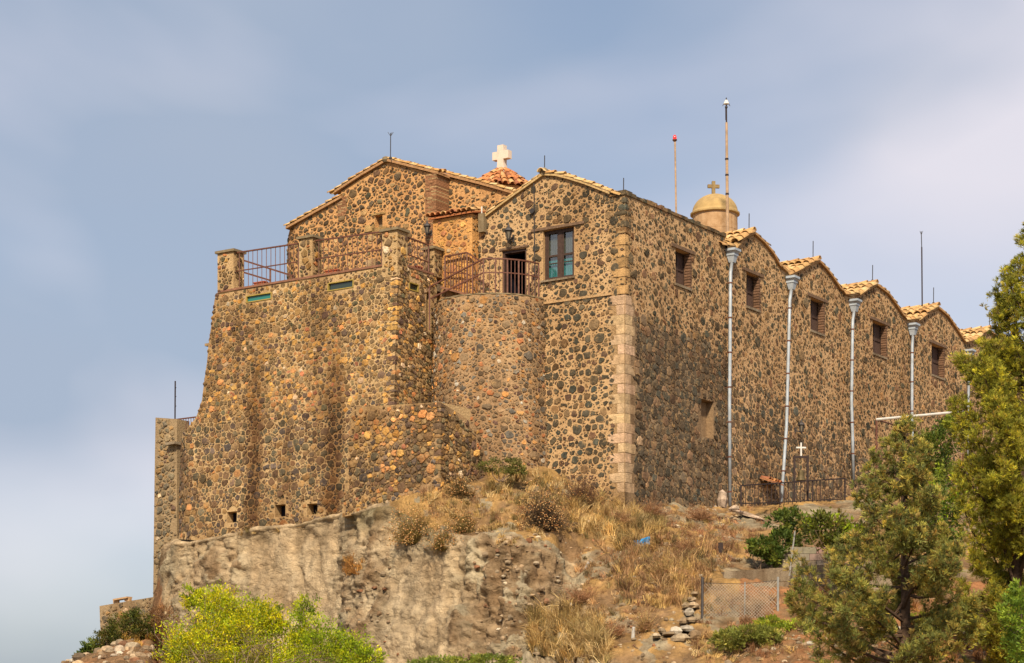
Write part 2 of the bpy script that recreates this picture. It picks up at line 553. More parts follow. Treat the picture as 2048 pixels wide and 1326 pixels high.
# ------------------------------------------------------------------ rubble masonry
def inside(poly, x, y):
    c = False
    j = len(poly) - 1
    for i in range(len(poly)):
        xi, yi = poly[i]
        xj, yj = poly[j]
        if (yi > y) != (yj > y) and x < (xj - xi) * (y - yi) / (yj - yi) + xi:
            c = not c
        j = i
    return c
def clip(poly, nx, ny, d):          # keep nx*x+ny*y <= d
    res = []
    k = len(poly)
    for i in range(k):
        x0, y0 = poly[i]
        x1, y1 = poly[(i + 1) % k]
        e0, e1 = nx * x0 + ny * y0 - d, nx * x1 + ny * y1 - d
        if e0 <= 0:
            res.append((x0, y0))
        if (e0 < 0 < e1) or (e1 < 0 < e0):
            q = e0 / (e0 - e1)
            res.append((x0 + (x1 - x0) * q, y0 + (y1 - y0) * q))
    return res
def scatter(outline, holes, rfun, passes, rng, asp=1.2, pack=0.76, reach=1.3, course=None):
    """irregular stones as cut cells of a power diagram: [(centre, radius, polygon)]"""
    ol = [(x, y * asp) for x, y in outline]
    hl = [[(x, y * asp) for x, y in h] for h in holes]
    x0, x1 = min(p[0] for p in ol), max(p[0] for p in ol)
    y0, y1 = min(p[1] for p in ol), max(p[1] for p in ol)
    cell = 0.5
    grid, sites = {}, []
    area = (x1 - x0) * (y1 - y0)
    for k, dens in enumerate(passes):
        for _ in range(int(area * dens)):
            x, y = rng.uniform(x0, x1), rng.uniform(y0, y1)
            if course and k < 2:
                ch_ = course(x, y / asp) * asp
                if ch_:
                    y = (math.floor(y / ch_) + 0.5) * ch_ + rng.gauss(0, 0.13) * ch_ + 0.06 * math.sin(x * 0.9)
            r = rfun(x, y / asp, k, rng)
            if r <= 0:
                continue
            gx, gy = int(x / cell), int(y / cell)
            ok = True
            for ix in (gx - 1, gx, gx + 1):
                for iy in (gy - 1, gy, gy + 1):
                    for (sx, sy, sr) in grid.get((ix, iy), ()):
                        d = (r + sr) * pack
                        if (sx - x) ** 2 + (sy - y) ** 2 < d * d:
                            ok = False
                            break
                    if not ok:
                        break
                if not ok:
                    break
            if not ok or not inside(ol, x, y) or any(inside(h, x, y) for h in hl):
                continue
            grid.setdefault((gx, gy), []).append((x, y, r))
            sites.append((x, y, r))
    res = []
    rch_f = reach if callable(reach) else (lambda x, y: reach)
    rmax = 1.75
    for (x, y, r) in sites:
        rch = rch_f(x, y / asp)
        a0 = rng.uniform(0, 6.28)
        kk = rng.choice((4, 5, 5, 6, 6, 7))
        if kk == 4:
            a0 = 0.785 + rng.gauss(0, 0.2)
        da = 2 * math.pi / kk
        el = 1.0 + abs(rng.gauss(0, 0.45))
        ea = rng.gauss(0, 0.75)
        ce, se = math.cos(ea), math.sin(ea)
        poly = []
        for i in range(kk):
            an = a0 + (i + rng.uniform(-0.33, 0.33)) * da
            q_ = rch * r * rng.uniform(0.56, 1.2)
            ux, uy = q_ * math.cos(an) * el, q_ * math.sin(an) / el ** 0.6
            poly.append((x + ux * ce - uy * se, y + ux * se + uy * ce))
        gx, gy = int(x / cell), int(y / cell)
        for ix in range(gx - 2, gx + 3):
            for iy in range(gy - 2, gy + 3):
                for (sx, sy, sr) in grid.get((ix, iy), ()):
                    if sx == x and sy == y:
                        continue
                    dx, dy = sx - x, sy - y
                    dd = dx * dx + dy * dy
                    if dd > ((rch + 0.3) * (r + sr)) ** 2:
                        continue
                    dd1 = math.sqrt(dd)
                    off = (dd + r * r - sr * sr) / (2 * dd1)
                    poly = clip(poly, dx / dd1, dy / dd1, (dx * x + dy * y) / dd1 + off)
                    if len(poly) < 3:
                        break
                if len(poly) < 3:
                    break
            if len(poly) < 3:
                break
        if len(poly) < 3:
            continue
        res.append((x, y / asp, r, [(px, py / asp) for px, py in poly]))
    return res
def stone_geo(st, fn, gap, h, rng, outline, holes, rich):
    """vertices and faces of one stone standing proud of the wall surface"""
    x, y, r, poly = st
    cx = sum(p[0] for p in poly) / len(poly)
    cy = sum(p[1] for p in poly) / len(poly)
    sh = []
    for px, py in poly:
        d = math.hypot(px - cx, py - cy)
        if d < 1e-5:
            continue
        k = max(0.25, 1 - gap / d) * rng.uniform(0.93, 1.04)
        sh.append((cx + (px - cx) * k, cy + (py - cy) * k))
    if len(sh) < 4:
        return None
    # cut the corners once, drop crowded points
    ch = []
    sharp = rng.random() < 0.78 and len(sh) >= 5
    if sharp:
        ch = list(sh)
    for i in range(len(sh) if not sharp else 0):
        ax, ay = sh[i]
        bx, by = sh[(i + 1) % len(sh)]
        q = rng.uniform(0.09, 0.24)
        for w_ in (q, 1 - q):
            p = (ax + (bx - ax) * w_, ay + (by - ay) * w_)
            if not ch or math.hypot(p[0] - ch[-1][0], p[1] - ch[-1][1]) > r * 0.22:
                ch.append(p)
    if len(ch) < 5:
        return None
    jag = []
    for i in range(len(ch)):
        ax, ay = ch[i]
        bx, by = ch[(i + 1) % len(ch)]
        jag.append((ax, ay))
        el = math.hypot(bx - ax, by - ay)
        if el > r * 0.5 and len(ch) < 11:
            w_, o_ = rng.uniform(0.25, 0.75), rng.uniform(-0.26, 0.10) * el
            nx_, ny_ = (by - ay) / el, -(bx - ax) / el
            mx_, my_ = ax + (bx - ax) * w_, ay + (by - ay) * w_
            if nx_ * (mx_ - cx) + ny_ * (my_ - cy) < 0:
                nx_, ny_ = -nx_, -ny_
            jag.append((mx_ + nx_ * o_, my_ + ny_ * o_))
    ch = jag
    for _ in range(4):
        bad = [p for p in ch if not inside(outline, *p) or any(inside(hh, *p) for hh in holes)]
        if not bad:
            break
        ch = [(cx + (px - cx) * 0.78, cy + (py - cy) * 0.78) for px, py in ch]
    else:
        return None
    n = len(ch)
    vs = []
    rings = ((1.0, -0.015), (0.94, h * 0.75), (0.62, h)) if rich else ((1.0, -0.012), (0.9, h * 0.9))
    tx, ty = rng.uniform(-0.25, 0.25), rng.uniform(-0.25, 0.25)
    for k, hh in rings:
        for px, py in ch:
            qx, qy = cx + (px - cx) * k, cy + (py - cy) * k
            pos, nor = fn(qx, qy)
            e = hh if hh < 0 else hh * (1 + (tx * (qx - cx) + ty * (qy - cy)) / r + rng.uniform(-0.18, 0.18))
            vs.append(pos + nor * e)
    fs = []
    for j in range(len(rings) - 1):
        for i in range(n):
            i2 = (i + 1) % n
            fs.append((j * n + i, j * n + i2, (j + 1) * n + i2, (j + 1) * n + i))
    m = (len(rings) - 1) * n
    if rich:
        pos, nor = fn(cx, cy)
        vs.append(pos + nor * h * rng.uniform(0.95, 1.25))
        fs += [(m + i, m + (i + 1) % n, len(vs) - 1) for i in range(n)]
    else:
        fs.append(tuple(m + i for i in range(n)))
    return vs, fs
class Wall:
    """a rubble wall face: mortar surface with openings, stones laid in it"""
    def __init__(s, fn, outline, holes=()):
        s.fn, s.outline, s.holes = fn, outline, [list(h) for h in holes]
    def mortar(s, mb, depth, reveal=0.35, grid=None):
        polys = [[Vector((x, y, 0)) for x, y in s.outline]] + [[Vector((x, y, 0)) for x, y in h] for h in s.holes]
        flat = [p for q in polys for p in q]
        vs = [s.fn(p.x, p.y)[0] for p in flat]
        tris = [tuple(t) for t in tessellate_polygon(polys)]
        if grid is None:
            mb.add(vs, tris)
        else:                               # cut into small cells so that the face can lean and turn
            gx, gy = grid
            for t in tris:
                tri = [(flat[i].x, flat[i].y) for i in t]
                x0, x1 = min(p[0] for p in tri), max(p[0] for p in tri)
                for ix in range(math.floor(x0 / gx), math.floor(x1 / gx) + 1):
                    c1 = clip(clip(tri, -1, 0, -ix * gx), 1, 0, (ix + 1) * gx)
                    if len(c1) < 3:
                        continue
                    y0, y1 = min(p[1] for p in c1), max(p[1] for p in c1)
                    for iy in range(math.floor(y0 / gy), math.floor(y1 / gy) + 1):
                        c2 = clip(clip(c1, 0, -1, -iy * gy), 0, 1, (iy + 1) * gy)
                        if len(c2) >= 3:
                            mb.add([s.fn(*p)[0] for p in c2], [tuple(range(len(c2)))])
        for ring, d in [(s.outline, depth)] + [(h, reveal) for h in s.holes]:
            if d <= 0:
                continue
            front = [s.fn(x, y)[0] for x, y in ring]
            rear = [s.fn(x, y)[0] - s.fn(x, y)[1] * d for x, y in ring]
            n = len(ring)
            mb.add(front + rear, [(i, (i + 1) % n, (i + 1) % n + n, i + n) for i in range(n)])
        return mb
    def curved_mortar(s, mb, ns, nt):       # domain must be a rectangle
        x0, x1 = min(p[0] for p in s.outline), max(p[0] for p in s.outline)
        y0, y1 = min(p[1] for p in s.outline), max(p[1] for p in s.outline)
        vs = [s.fn(x0 + (x1 - x0) * i / ns, y0 + (y1 - y0) * j / nt)[0] for j in range(nt + 1) for i in range(ns + 1)]
        mb.add(vs, [(j * (ns + 1) + i, j * (ns + 1) + i + 1, (j + 1) * (ns + 1) + i + 1, (j + 1) * (ns + 1) + i) for j in range(nt) for i in range(ns)])
        return mb
    def stones(s, rfun, passes, gapf, hf, colf, seed, asp=1.2, pack=0.76, reach=1.3, course=None):
        rng = random.Random(seed)
        out_ = []
        for st in scatter(s.outline, s.holes, rfun, passes, rng, asp, pack, reach, course):
            h = hf(st[0], st[1], rng) * (0.5 + st[2] * 3)
            out_.append((st, s, gapf(st[0], st[1], rng), h, colf(st[0], st[1], st[2], rng), rng))
        return out_
def lay_stones(parent, lists, n_single=300, in_view=None):
    """the largest stones in view become parts of their own, the rest one joined part"""
    allst = [x for l in lists for x in l]
    def size(x):
        p = x[1].fn(x[0][0], x[0][1])[0]
        u, v = CX + FPX * p.x / p.y, VH - FPX * p.z / p.y
        if not (0 < u < 2048 and 0 < v < 1326) or (in_view and not in_view(u, v)):
            return 0
        return x[0][2] / p.y
    allst.sort(key=size, reverse=True)
    mb = MB()
    k = 0
    for st, wall, gap, h, col, rng in allst:
        rich = k < n_single
        g = stone_geo(st, wall.fn, gap, h, rng, wall.outline, wall.holes, rich)
        if g is None:
            continue
        if rich:
            one = MB()
            one.add(g[0], g[1], col)
            mk('stone', one, M['stone'], parent)
            k += 1
        else:
            mb.add(g[0], g[1], col)
    if mb.v:
        mk('small_stones', mb, M['stone'], parent, kind='stuff')
def corner_stones(parent, at, d1, d2, z0, z1, pal, seed, size=(0.2, 0.34), name='corner_stone', out_=0.04):
    """rough blocks gripping an outer corner; at(z) is the corner, d1/d2 run along the two faces"""
    g = random.Random(seed)
    z = z0
    while z < z1 - 0.1:
        h = min(g.uniform(*size), z1 - z)
        if g.random() < 0.93:
            l1, l2 = g.uniform(0.1, 0.42), g.uniform(0.1, 0.38)
            vs = []
            for zz, k in ((z + 0.02, 0.9), (z + h * 0.45, 1.05), (z + h - 0.02, 0.85)):
                c = at(zz)
                e = out_ * g.uniform(0.5, 1.4)
                for p in (c + d1 * l1 * k * g.uniform(0.9, 1.05) + d2 * 0.08, c + d1 * l1 * k - d2 * e * 0.7, c + d1 * 0.015 - d2 * e * 1.2, c - d1 * e * 1.2 + d2 * 0.015, c + d2 * l2 * k - d1 * e * 0.7, c + d2 * l2 * k * g.uniform(0.9, 1.05) + d1 * 0.08):
                    vs.append(Vector((p.x, p.y, zz + g.uniform(-0.015, 0.015))))
            q = MB()
            fs = [(j * 6 + i, j * 6 + (i + 1) % 6, j * 6 + 6 + (i + 1) % 6, j * 6 + 6 + i) for j in range(2) for i in range(6)] + [(0, 1, 2, 3, 4, 5), (12, 13, 14, 15, 16, 17)]
            q.add(vs, fs, pick(g, pal))
            mk(name, q, M['stone'], parent)
        z += h
def pick(rng, pal):
    """weighted palette: [(weight, (r,g,b))], each stone a little different"""
    w_ = rng.uniform(0, sum(p[0] for p in pal))
    for k, c in pal:
        w_ -= k
        if w_ <= 0:
            break
    f = math.exp(rng.gauss(0, 0.22))
    t = rng.gauss(0, 0.05)
    return (max(0.01, c[0] * f * (1 + t)), max(0.01, c[1] * f), max(0.008, c[2] * f * (1 - t)))
BASALT = [(5, (0.078, 0.066, 0.045)), (3, (0.10, 0.078, 0.048)), (2, (0.115, 0.070, 0.046)), (1.4, (0.19, 0.12, 0.06)), (1, (0.070, 0.070, 0.052))]
SIDEPAL = [(5, (0.100, 0.075, 0.044)), (3, (0.15, 0.10, 0.052)), (2, (0.078, 0.074, 0.050)), (2, (0.18, 0.10, 0.055)), (1.4, (0.28, 0.17, 0.078))]
DARKPAL = [(4, (0.100, 0.076, 0.050)), (4, (0.13, 0.094, 0.058)), (2, (0.080, 0.072, 0.052)), (2, (0.16, 0.10, 0.060)), (1.0, (0.27, 0.175, 0.10))]
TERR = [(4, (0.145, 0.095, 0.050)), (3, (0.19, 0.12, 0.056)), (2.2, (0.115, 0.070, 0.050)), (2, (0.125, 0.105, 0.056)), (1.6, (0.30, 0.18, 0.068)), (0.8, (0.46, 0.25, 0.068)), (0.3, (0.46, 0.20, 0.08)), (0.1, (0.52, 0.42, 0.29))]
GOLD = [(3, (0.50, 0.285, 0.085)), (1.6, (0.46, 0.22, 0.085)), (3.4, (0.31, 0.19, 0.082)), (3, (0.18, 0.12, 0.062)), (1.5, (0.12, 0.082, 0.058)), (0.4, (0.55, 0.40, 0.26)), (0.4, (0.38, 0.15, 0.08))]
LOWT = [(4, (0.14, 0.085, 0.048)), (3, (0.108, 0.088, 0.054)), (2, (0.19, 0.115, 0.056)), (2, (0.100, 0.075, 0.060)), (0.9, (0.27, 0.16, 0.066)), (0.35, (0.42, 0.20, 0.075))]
TOWER = [(3, (0.17, 0.12, 0.072)), (2.4, (0.25, 0.165, 0.09)), (1.2, (0.46, 0.24, 0.085)), (0.7, (0.40, 0.17, 0.075)), (1.3, (0.115, 0.098, 0.078)), (0.8, (0.13, 0.075, 0.056)), (0.4, (0.50, 0.44, 0.35)), (0.6, (0.21, 0.19, 0.155))]
CHURCH = [(4, (0.095, 0.070, 0.044)), (3, (0.13, 0.078, 0.048)), (2, (0.17, 0.11, 0.056)), (1.5, (0.098, 0.088, 0.052)), (0.7, (0.40, 0.27, 0.13))]
ANNEX = [(4, (0.55, 0.31, 0.095)), (2, (0.50, 0.27, 0.11)), (1.6, (0.44, 0.19, 0.085)), (2, (0.28, 0.18, 0.095)), (0.6, (0.58, 0.42, 0.24))]
GREYW = [(4, (0.18, 0.14, 0.086)), (3, (0.24, 0.185, 0.11)), (2, (0.135, 0.112, 0.078)), (1, (0.31, 0.19, 0.08)), (0.6, (0.14, 0.085, 0.06)), (0.3, (0.42, 0.33, 0.22))]

def front(b):
    return lambda a, z: (W(a, b, z), NF)
def side(a):
    return lambda b, z: (W(a, b, z), NS)
def qa(b, pts):
    return [pa(u, v, b) for u, v in pts]
def qb(a, pts):
    return [pb(u, v, a) for u, v in pts]
def lerp_tab(tab, x):
    if x <= tab[0][0]:
        return tab[0][1]
    for (x0, y0), (x1, y1) in zip(tab, tab[1:]):
        if x <= x1:
            return y0 + (y1 - y0) * (x - x0) / (x1 - x0)
    return tab[-1][1]

# ------------------------------------------------------------------ clay tiles
def tile_mesh(ln, r, cols):
    res = []
    for c in cols:
        vs, fs = [], []
        n = 6
        for (x, k) in ((0.0, 0.88), (ln, 1.08)):
            for t in (1.0, 0.80):
                for i in range(n + 1):
                    an = math.pi * i / n
                    vs.append((x, math.cos(an) * r * k * t, math.sin(an) * r * k * t * 0.85 + (0.03 if x > 0 else 0.0)))
        m = n + 1
        for i in range(n):
            fs.append((i, i + 1, 2 * m + i + 1, 2 * m + i))
            fs.append((m + i, 3 * m + i, 3 * m + i + 1, m + i + 1))
            fs.append((2 * m + i, 2 * m + i + 1, 3 * m + i + 1, 3 * m + i))
            fs.append((i, m + i, m + i + 1, i + 1))
        res.append(mkmesh('roof_tile', vs, fs, M['tile'], [c] * len(vs), True))
    return res
OCHRE = [(0.48, 0.315, 0.14), (0.43, 0.265, 0.11), (0.54, 0.37, 0.18), (0.36, 0.21, 0.09), (0.46, 0.27, 0.115)]
PALE = [(0.52, 0.34, 0.15), (0.46, 0.28, 0.11), (0.44, 0.24, 0.09), (0.55, 0.38, 0.19)]
ORANGE = [(0.46, 0.19, 0.075), (0.40, 0.15, 0.06), (0.50, 0.24, 0.095), (0.50, 0.31, 0.14), (0.27, 0.105, 0.055)]
TL_O, TL_P, TL_R = tile_mesh(0.50, 0.125, OCHRE), tile_mesh(0.48, 0.12, PALE), tile_mesh(0.42, 0.11, ORANGE)
trng = random.Random(5)
def tile(parent, pos, down, nor, meshes, jit=0.03, sc=1.0):
    x = Vector(down).normalized()
    y = Vector(nor).cross(x).normalized()
    z = x.cross(y).normalized()
    m = Matrix((x, y, z)).transposed()
    o = bpy.data.objects.new('roof_tile', trng.choice(meshes))
    COL.objects.link(o)
    o.rotation_euler = (m.to_4x4() @ Matrix.Rotation(trng.gauss(0, jit), 4, 'Z') @ Matrix.Rotation(trng.gauss(0, jit), 4, 'Y')).to_euler()
    o.scale = (sc * trng.uniform(0.95, 1.06),) * 3
    put(o, Vector(pos), parent)
    return o
def along(poly, step, start=0.0):
    """points along a polyline of vectors with their directions"""
    res, dist, nxt = [], 0.0, start
    for p, q in zip(poly, poly[1:]):
        ln = (q - p).length
        while nxt <= dist + ln:
            res.append((p + (q - p) * ((nxt - dist) / ln), (q - p).normalized()))
            nxt += step
        dist += ln
    return res
# ================================================================== THE LONG WING: gable front and side wall of curved gables
BASE_Z = 4.0
wing = thing('monastery_wing', 'long rubble stone wing with quoined corner, row of curved gables and grey downpipes', 'building', W(0, 0, BASE_Z))
# --- openings
big_win = qa(0, [(1086, 462), (1148, 451.5), (1148, 552), (1086, 561.5)])
door_op = qa(0, [(1004, 502), (1053, 496), (1053, 607), (1004, 613)])
f_out = qa(0, [(1250, 388), (1222, 390), (1200, 381), (1172, 370), (1140, 360), (1112, 353), (1088, 352), (1060, 372), (1030, 393), (1000, 415), (972, 436), (930, 440), (930, 1040), (1250, 1040)])
f_out[-1] = (0.0, BASE_Z); f_out[0] = (0.0, f_out[0][1]); f_out[-2] = (f_out[-2][0], BASE_Z)
ZPAR = f_out[0][1]
fw = Wall(front(0), f_out, [big_win, door_op])
def arect(pts):
    return min(p[0] for p in pts), max(p[0] for p in pts), min(p[1] for p in pts), max(p[1] for p in pts)
side_wins = []
for (ul, ur, vt, vb) in [(1351, 1380, 496, 566), (1492.5, 1518, 543, 611), (1621, 1647, 594, 659), (1745.5, 1772, 640, 705), (1863, 1887, 686, 748), (1986, 2008, 728, 790)]:
    b0, zt = pb(ul, vt, 0)
    b1, _ = pb(ur, vt, 0)
    _, zb = pb(ul, vb, 0)
    side_wins.append((b0, b1, zb, zt))
niche = (pb(1402, 800, 0)[0], pb(1427, 800, 0)[0], pb(1402, 872, 0)[1], pb(1402, 797, 0)[1])
gab = [[(1450, 497), (1471, 499), (1483.5, 481), (1497, 472), (1506, 469), (1526, 487), (1544, 509.6), (1556, 532), (1574, 547), (1581.5, 552)],
       [(1605, 540), (1624.6, 528.6), (1636, 525), (1650.5, 540), (1665, 559.4), (1678, 579), (1696, 593.5)],
       [(1722, 590), (1736.5, 579), (1751, 571.7), (1773.7, 588.6), (1790, 611), (1803, 631), (1819, 644)],
       [(1842, 640.5), (1858, 626), (1874, 617), (1893.7, 634), (1910, 658), (1926, 682.6), (1932, 688)],
       [(1952, 682), (1964, 670), (1977, 663), (1994, 678), (2010, 701), (2024, 722), (2036, 734)],
       [(2056, 728), (2068, 716), (2080, 709), (2096, 724), (2110, 746), (2124, 766), (2136, 778)]]
gabs = [qb(0, g) for g in gab]
b_end = gabs[-1][-1][0]
b_p1 = pb(1450, 470, 0)[0]
s_out = [(0.0, ZPAR), (b_p1, ZPAR)] + [p for g in gabs for p in g] + [(b_end, BASE_Z - 1), (0.0, BASE_Z)]
sw = Wall(side(0), s_out, [[(b0, z0), (b1, z0), (b1, z1), (b0, z1)] for b0, b1, z0, z1 in side_wins + [niche]])
mb = MB()
fw.mortar(mb, 0.55, 0.34)
mk('front_wall', mb, M['mortar_wing'], wing)
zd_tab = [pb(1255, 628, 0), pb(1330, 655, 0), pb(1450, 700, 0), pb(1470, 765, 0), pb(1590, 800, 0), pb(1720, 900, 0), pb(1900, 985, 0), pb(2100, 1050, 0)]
dg = random.Random(2)
cutl = []
nd = 150
for k in range(nd + 1):
    b_ = b_end * k / nd
    cutl.append((b_, lerp_tab(zd_tab, b_) + (dg.uniform(-0.5, 0.5) if 0 < k < nd else 0)))
top_part = None
b_pipe = pb(1456, 800, 0)[0]
cut1 = [p for p in cutl if p[0] <= b_pipe]
low_part = cut1 + [(cut1[-1][0], BASE_Z), (0.0, BASE_Z)]
wh = [[(b0, z0), (b1, z0), (b1, z1), (b0, z1)] for b0, b1, z0, z1 in side_wins]
nh = [[(niche[0], niche[2]), (niche[1], niche[2]), (niche[1], niche[3]), (niche[0], niche[3])]]
top_part = [p for p in s_out[:-2]] + [(b_end, BASE_Z - 1), (cut1[-1][0], BASE_Z)] + cut1[::-1]
mb = MB()
Wall(side(0), top_part, wh).mortar(mb, 0.55, 0.34)
mk('side_wall', mb, M['mortar_side'], wing)
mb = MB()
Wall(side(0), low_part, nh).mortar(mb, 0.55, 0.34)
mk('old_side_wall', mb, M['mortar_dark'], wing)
# --- stones
z_str = pa(1160, 596, 0)[1]
a_q = pa(1210, 700, 0)[0]
ztopq = pa(1240, 590, 0)[1]
def rf(a, z, k, g):
    if a < a_q * 0.95 and z < ztopq + 0.05:
        return 0 if a < a_q * 0.62 else (0.08 if k == 2 else 0)
    lo = z < z_str
    if k == 0:
        if g.random() < 0.05:
            return g.uniform(0.2, 0.26)
        return g.uniform(0.13, 0.19) if lo else (g.uniform(0.12, 0.19) if g.random() < 0.35 else 0)
    if k == 1:
        return g.uniform(0.08, 0.12) if lo else g.uniform(0.075, 0.12)
    return g.uniform(0.035, 0.06)
fst = fw.stones(rf, (10, 32, 130), lambda a, z, g: g.uniform(0.0, 0.014) if g.random() < 0.4 else (g.uniform(0.012, 0.04) if z < z_str else g.uniform(0.02, 0.065)),
                lambda a, z, g: g.uniform(0.015, 0.04), lambda a, z, r, g: pick(g, BASALT), 11, 1.12, reach=1.5, course=lambda a, z: 0.27 if z < z_str else 0)
b_qs = pb(1272, 700, 0)[0]
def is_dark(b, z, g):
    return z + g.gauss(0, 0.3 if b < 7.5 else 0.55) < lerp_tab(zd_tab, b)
def rs(b, z, k, g):
    if b < b_qs and z < ztopq + 0.05:
        return 0
    if is_dark(b, z, g):
        return (g.uniform(0.15, 0.22), g.uniform(0.10, 0.14), g.uniform(0.05, 0.08))[k]
    return (g.uniform(0.19, 0.26) if g.random() < 0.06 else (g.uniform(0.13, 0.20) if g.random() < 0.5 else 0), g.uniform(0.08, 0.13), g.uniform(0.045, 0.07))[k]
def gs(b, z, g):
    if is_dark(b, z, g):
        return g.uniform(0.0, 0.016) if b < 7.5 else g.uniform(0.004, 0.03)
    return g.uniform(0.0, 0.016) if g.random() < 0.35 else g.uniform(0.016, 0.065)
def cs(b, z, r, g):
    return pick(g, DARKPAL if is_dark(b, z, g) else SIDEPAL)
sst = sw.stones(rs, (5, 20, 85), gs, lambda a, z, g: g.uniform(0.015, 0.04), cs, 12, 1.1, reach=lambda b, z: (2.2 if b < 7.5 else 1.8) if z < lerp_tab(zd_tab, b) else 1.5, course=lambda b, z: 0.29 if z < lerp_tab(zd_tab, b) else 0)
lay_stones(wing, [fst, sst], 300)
# --- quoins: dressed blocks gripping the corner, long and short by turns
qr = random.Random(3)
zq1, zq0 = ztopq, pa(1240, 985, 0)[1]
nq = 20
for i in range(nq):
    z0 = zq0 + (zq1 - zq0) * i / nq + 0.012
    z1 = zq0 + (zq1 - zq0) * (i + 1) / nq - 0.004
    la = pa(1250 - (31 if i % 2 else 16) - qr.uniform(-2, 4), 700, 0)[0]
    lb = pb(1250 + (12 if i % 2 else 18) + qr.uniform(-2, 3), 700, 0)[0]
    c = (0.52, 0.365, 0.225)
    f = qr.uniform(0.85, 1.1)
    c = (c[0] * f, c[1] * f * qr.uniform(0.96, 1.03), c[2] * f * qr.uniform(0.9, 1.05))
    e = qr.uniform(0.004, 0.016)
    one = MB()
    pts = [W(-e, -e, 0), W(la, -e, 0), W(la, 0.06, 0), W(0.06, 0.06, 0), W(0.06, lb, 0), W(-e, lb, 0)]
    vs = []
    for zz_, k_ in ((z0, 0.75), (z0 + 0.03, 1.0), (z1 - 0.03, 1.0), (z1, 0.7)):
        o6 = [W(-e * k_, -e * k_, 0), W(la * qr.uniform(0.95, 1), -e * k_, 0), W(la, 0.06, 0), W(0.06, 0.06, 0), W(0.06, lb, 0), W(-e * k_, lb * qr.uniform(0.95, 1), 0)]
        o6.insert(0, W(-e * k_ * 0.2, 0.035 + 0.02 * qr.random(), 0) - NS * e * 0.8 * 0)
        o6[0] = W(-e * k_, 0.03, 0)
        o6[1] = W(0.03, -e * k_, 0)
        vs += [Vector((p.x, p.y, zz_ + qr.uniform(-0.008, 0.008))) for p in o6]
    one.add(vs, [(j * 7 + i_, j * 7 + (i_ + 1) % 7, j * 7 + 7 + (i_ + 1) % 7, j * 7 + 7 + i_) for j in range(3) for i_ in range(7)] + [tuple(range(7)), tuple(range(21, 28))], c)
    mk('quoin', one, M['quoin'], wing)
# the rougher tan blocks above the quoins
zz = zq1 + 0.02
for i in range(6):
    hgt = qr.uniform(0.24, 0.38)
    one = MB()
    la, lb = qr.uniform(0.28, 0.5), qr.uniform(0.15, 0.35)
    e = qr.uniform(0.01, 0.05)
    pts = [W(-e * 0.4, -e * 0.4, 0), W(la * 0.5, -e, 0), W(la, -e * 0.3, 0), W(la, 0.06, 0), W(0.06, 0.06, 0), W(0.06, lb, 0), W(-e * 0.5, lb, 0), W(-e, lb * 0.5, 0)]
    pts = [Vector((p.x, p.y, zz + qr.uniform(0, 0.03))) for p in pts]
    f = qr.uniform(0.75, 1.1)
    one.prism(pts, Vector((0, 0, hgt)), (0.42 * f, 0.26 * f, 0.115 * f))
    mk('corner_block', one, M['quoin'], wing)
    zz += hgt + 0.03
# string course
one = MB()
one.abox(0.5, pa(1086, 600, 0)[0], -0.05, 0.04, z_str - 0.05, z_str + 0.03)
mk('string_course', one, M['mortar_wing'], wing)
# parapet coping with rough dark stones
one = MB()
prng = random.Random(8)
n = 30
for i in range(n):
    b0 = -0.04 + (b_p1 + 0.04) * i / n
    b1 = -0.04 + (b_p1 + 0.04) * (i + 1) / n - 0.006
    one.abox(-0.03 - prng.uniform(0, 0.03), 0.55, b0, b1, ZPAR - 0.02, ZPAR + prng.uniform(0.07, 0.14), pick(prng, SIDEPAL))
mk('parapet_coping', one, M['stone'], wing)
one = MB()
for i in range(4):
    a0 = 0.58 * i / 4
    one.abox(a0 + 0.02, a0 + 0.14, -0.05, 0.5, ZPAR - 0.02, ZPAR + prng.uniform(0.02, 0.06), pick(prng, SIDEPAL))
mk('parapet_coping', one, M['stone'], wing)
corner_stones(wing, lambda z: W(0, 0, z), DF, DS, zz + 0.02, ZPAR - 0.03, BASALT, 5, (0.14, 0.28), out_=0.025)
# --- windows of the side wall: closed wooden shutters in deep reveals
for b0, b1, z0, z1 in side_wins:
    d = 0.26
    h = MB()
    h.abox(d, d + 0.05, b0, b1, z0, z1)
    w_ = mk('window', h, M['shutter'], wing)
    fr = MB()
    m_ = (b0 + b1) / 2
    for (x0, x1, y0, y1) in ((b0, b0 + 0.06, z0, z1), (b1 - 0.06, b1, z0, z1), (b0 + 0.06, b1 - 0.06, z0, z0 + 0.06), (b0 + 0.06, b1 - 0.06, z1 - 0.06, z1), (m_ - 0.03, m_ + 0.03, z0 + 0.06, z1 - 0.06)):
        fr.abox(d - 0.035, d - 0.002, x0, x1, y0, y1)
    zc = (z0 + z1) / 2
    fr.abox(d - 0.03, d - 0.002, b0 + 0.06, m_ - 0.03, zc - 0.03, zc + 0.03)
    fr.abox(d - 0.03, d - 0.002, m_ + 0.03, b1 - 0.06, zc - 0.03, zc + 0.03)
    mk('frame', fr, M['wood'], w_)
    li = MB()
    li.abox(-0.05, 0.12, b0 - 0.32, b1 + 0.32, z1 + 0.005, z1 + 0.12)
    mk('lintel', li, M['lintel'], w_)
    si = MB()
    si.abox(-0.05, 0.2, b0 - 0.06, b1 + 0.06, z0 - 0.09, z0 - 0.004)
    mk('sill', si, M['quoin'] if False else M['concrete'], w_)
    br = MB()                                  # brick jamb seen in the reveal
    k = 0
    zz = z0 + 0.01
    while zz < z1 - 0.07:
        f = prng.uniform(0.8, 1.2)
        br.abox(-0.012 - prng.uniform(0, 0.02), 0.2, b1 - 0.03 - prng.uniform(0, 0.03), b1 + prng.uniform(0.05, 0.14), zz, zz + 0.075, (0.15 * f, 0.085 * f, 0.052 * f))
        zz += 0.10
    mk('brick_jamb', br, M['brick'], w_, kind='stuff')
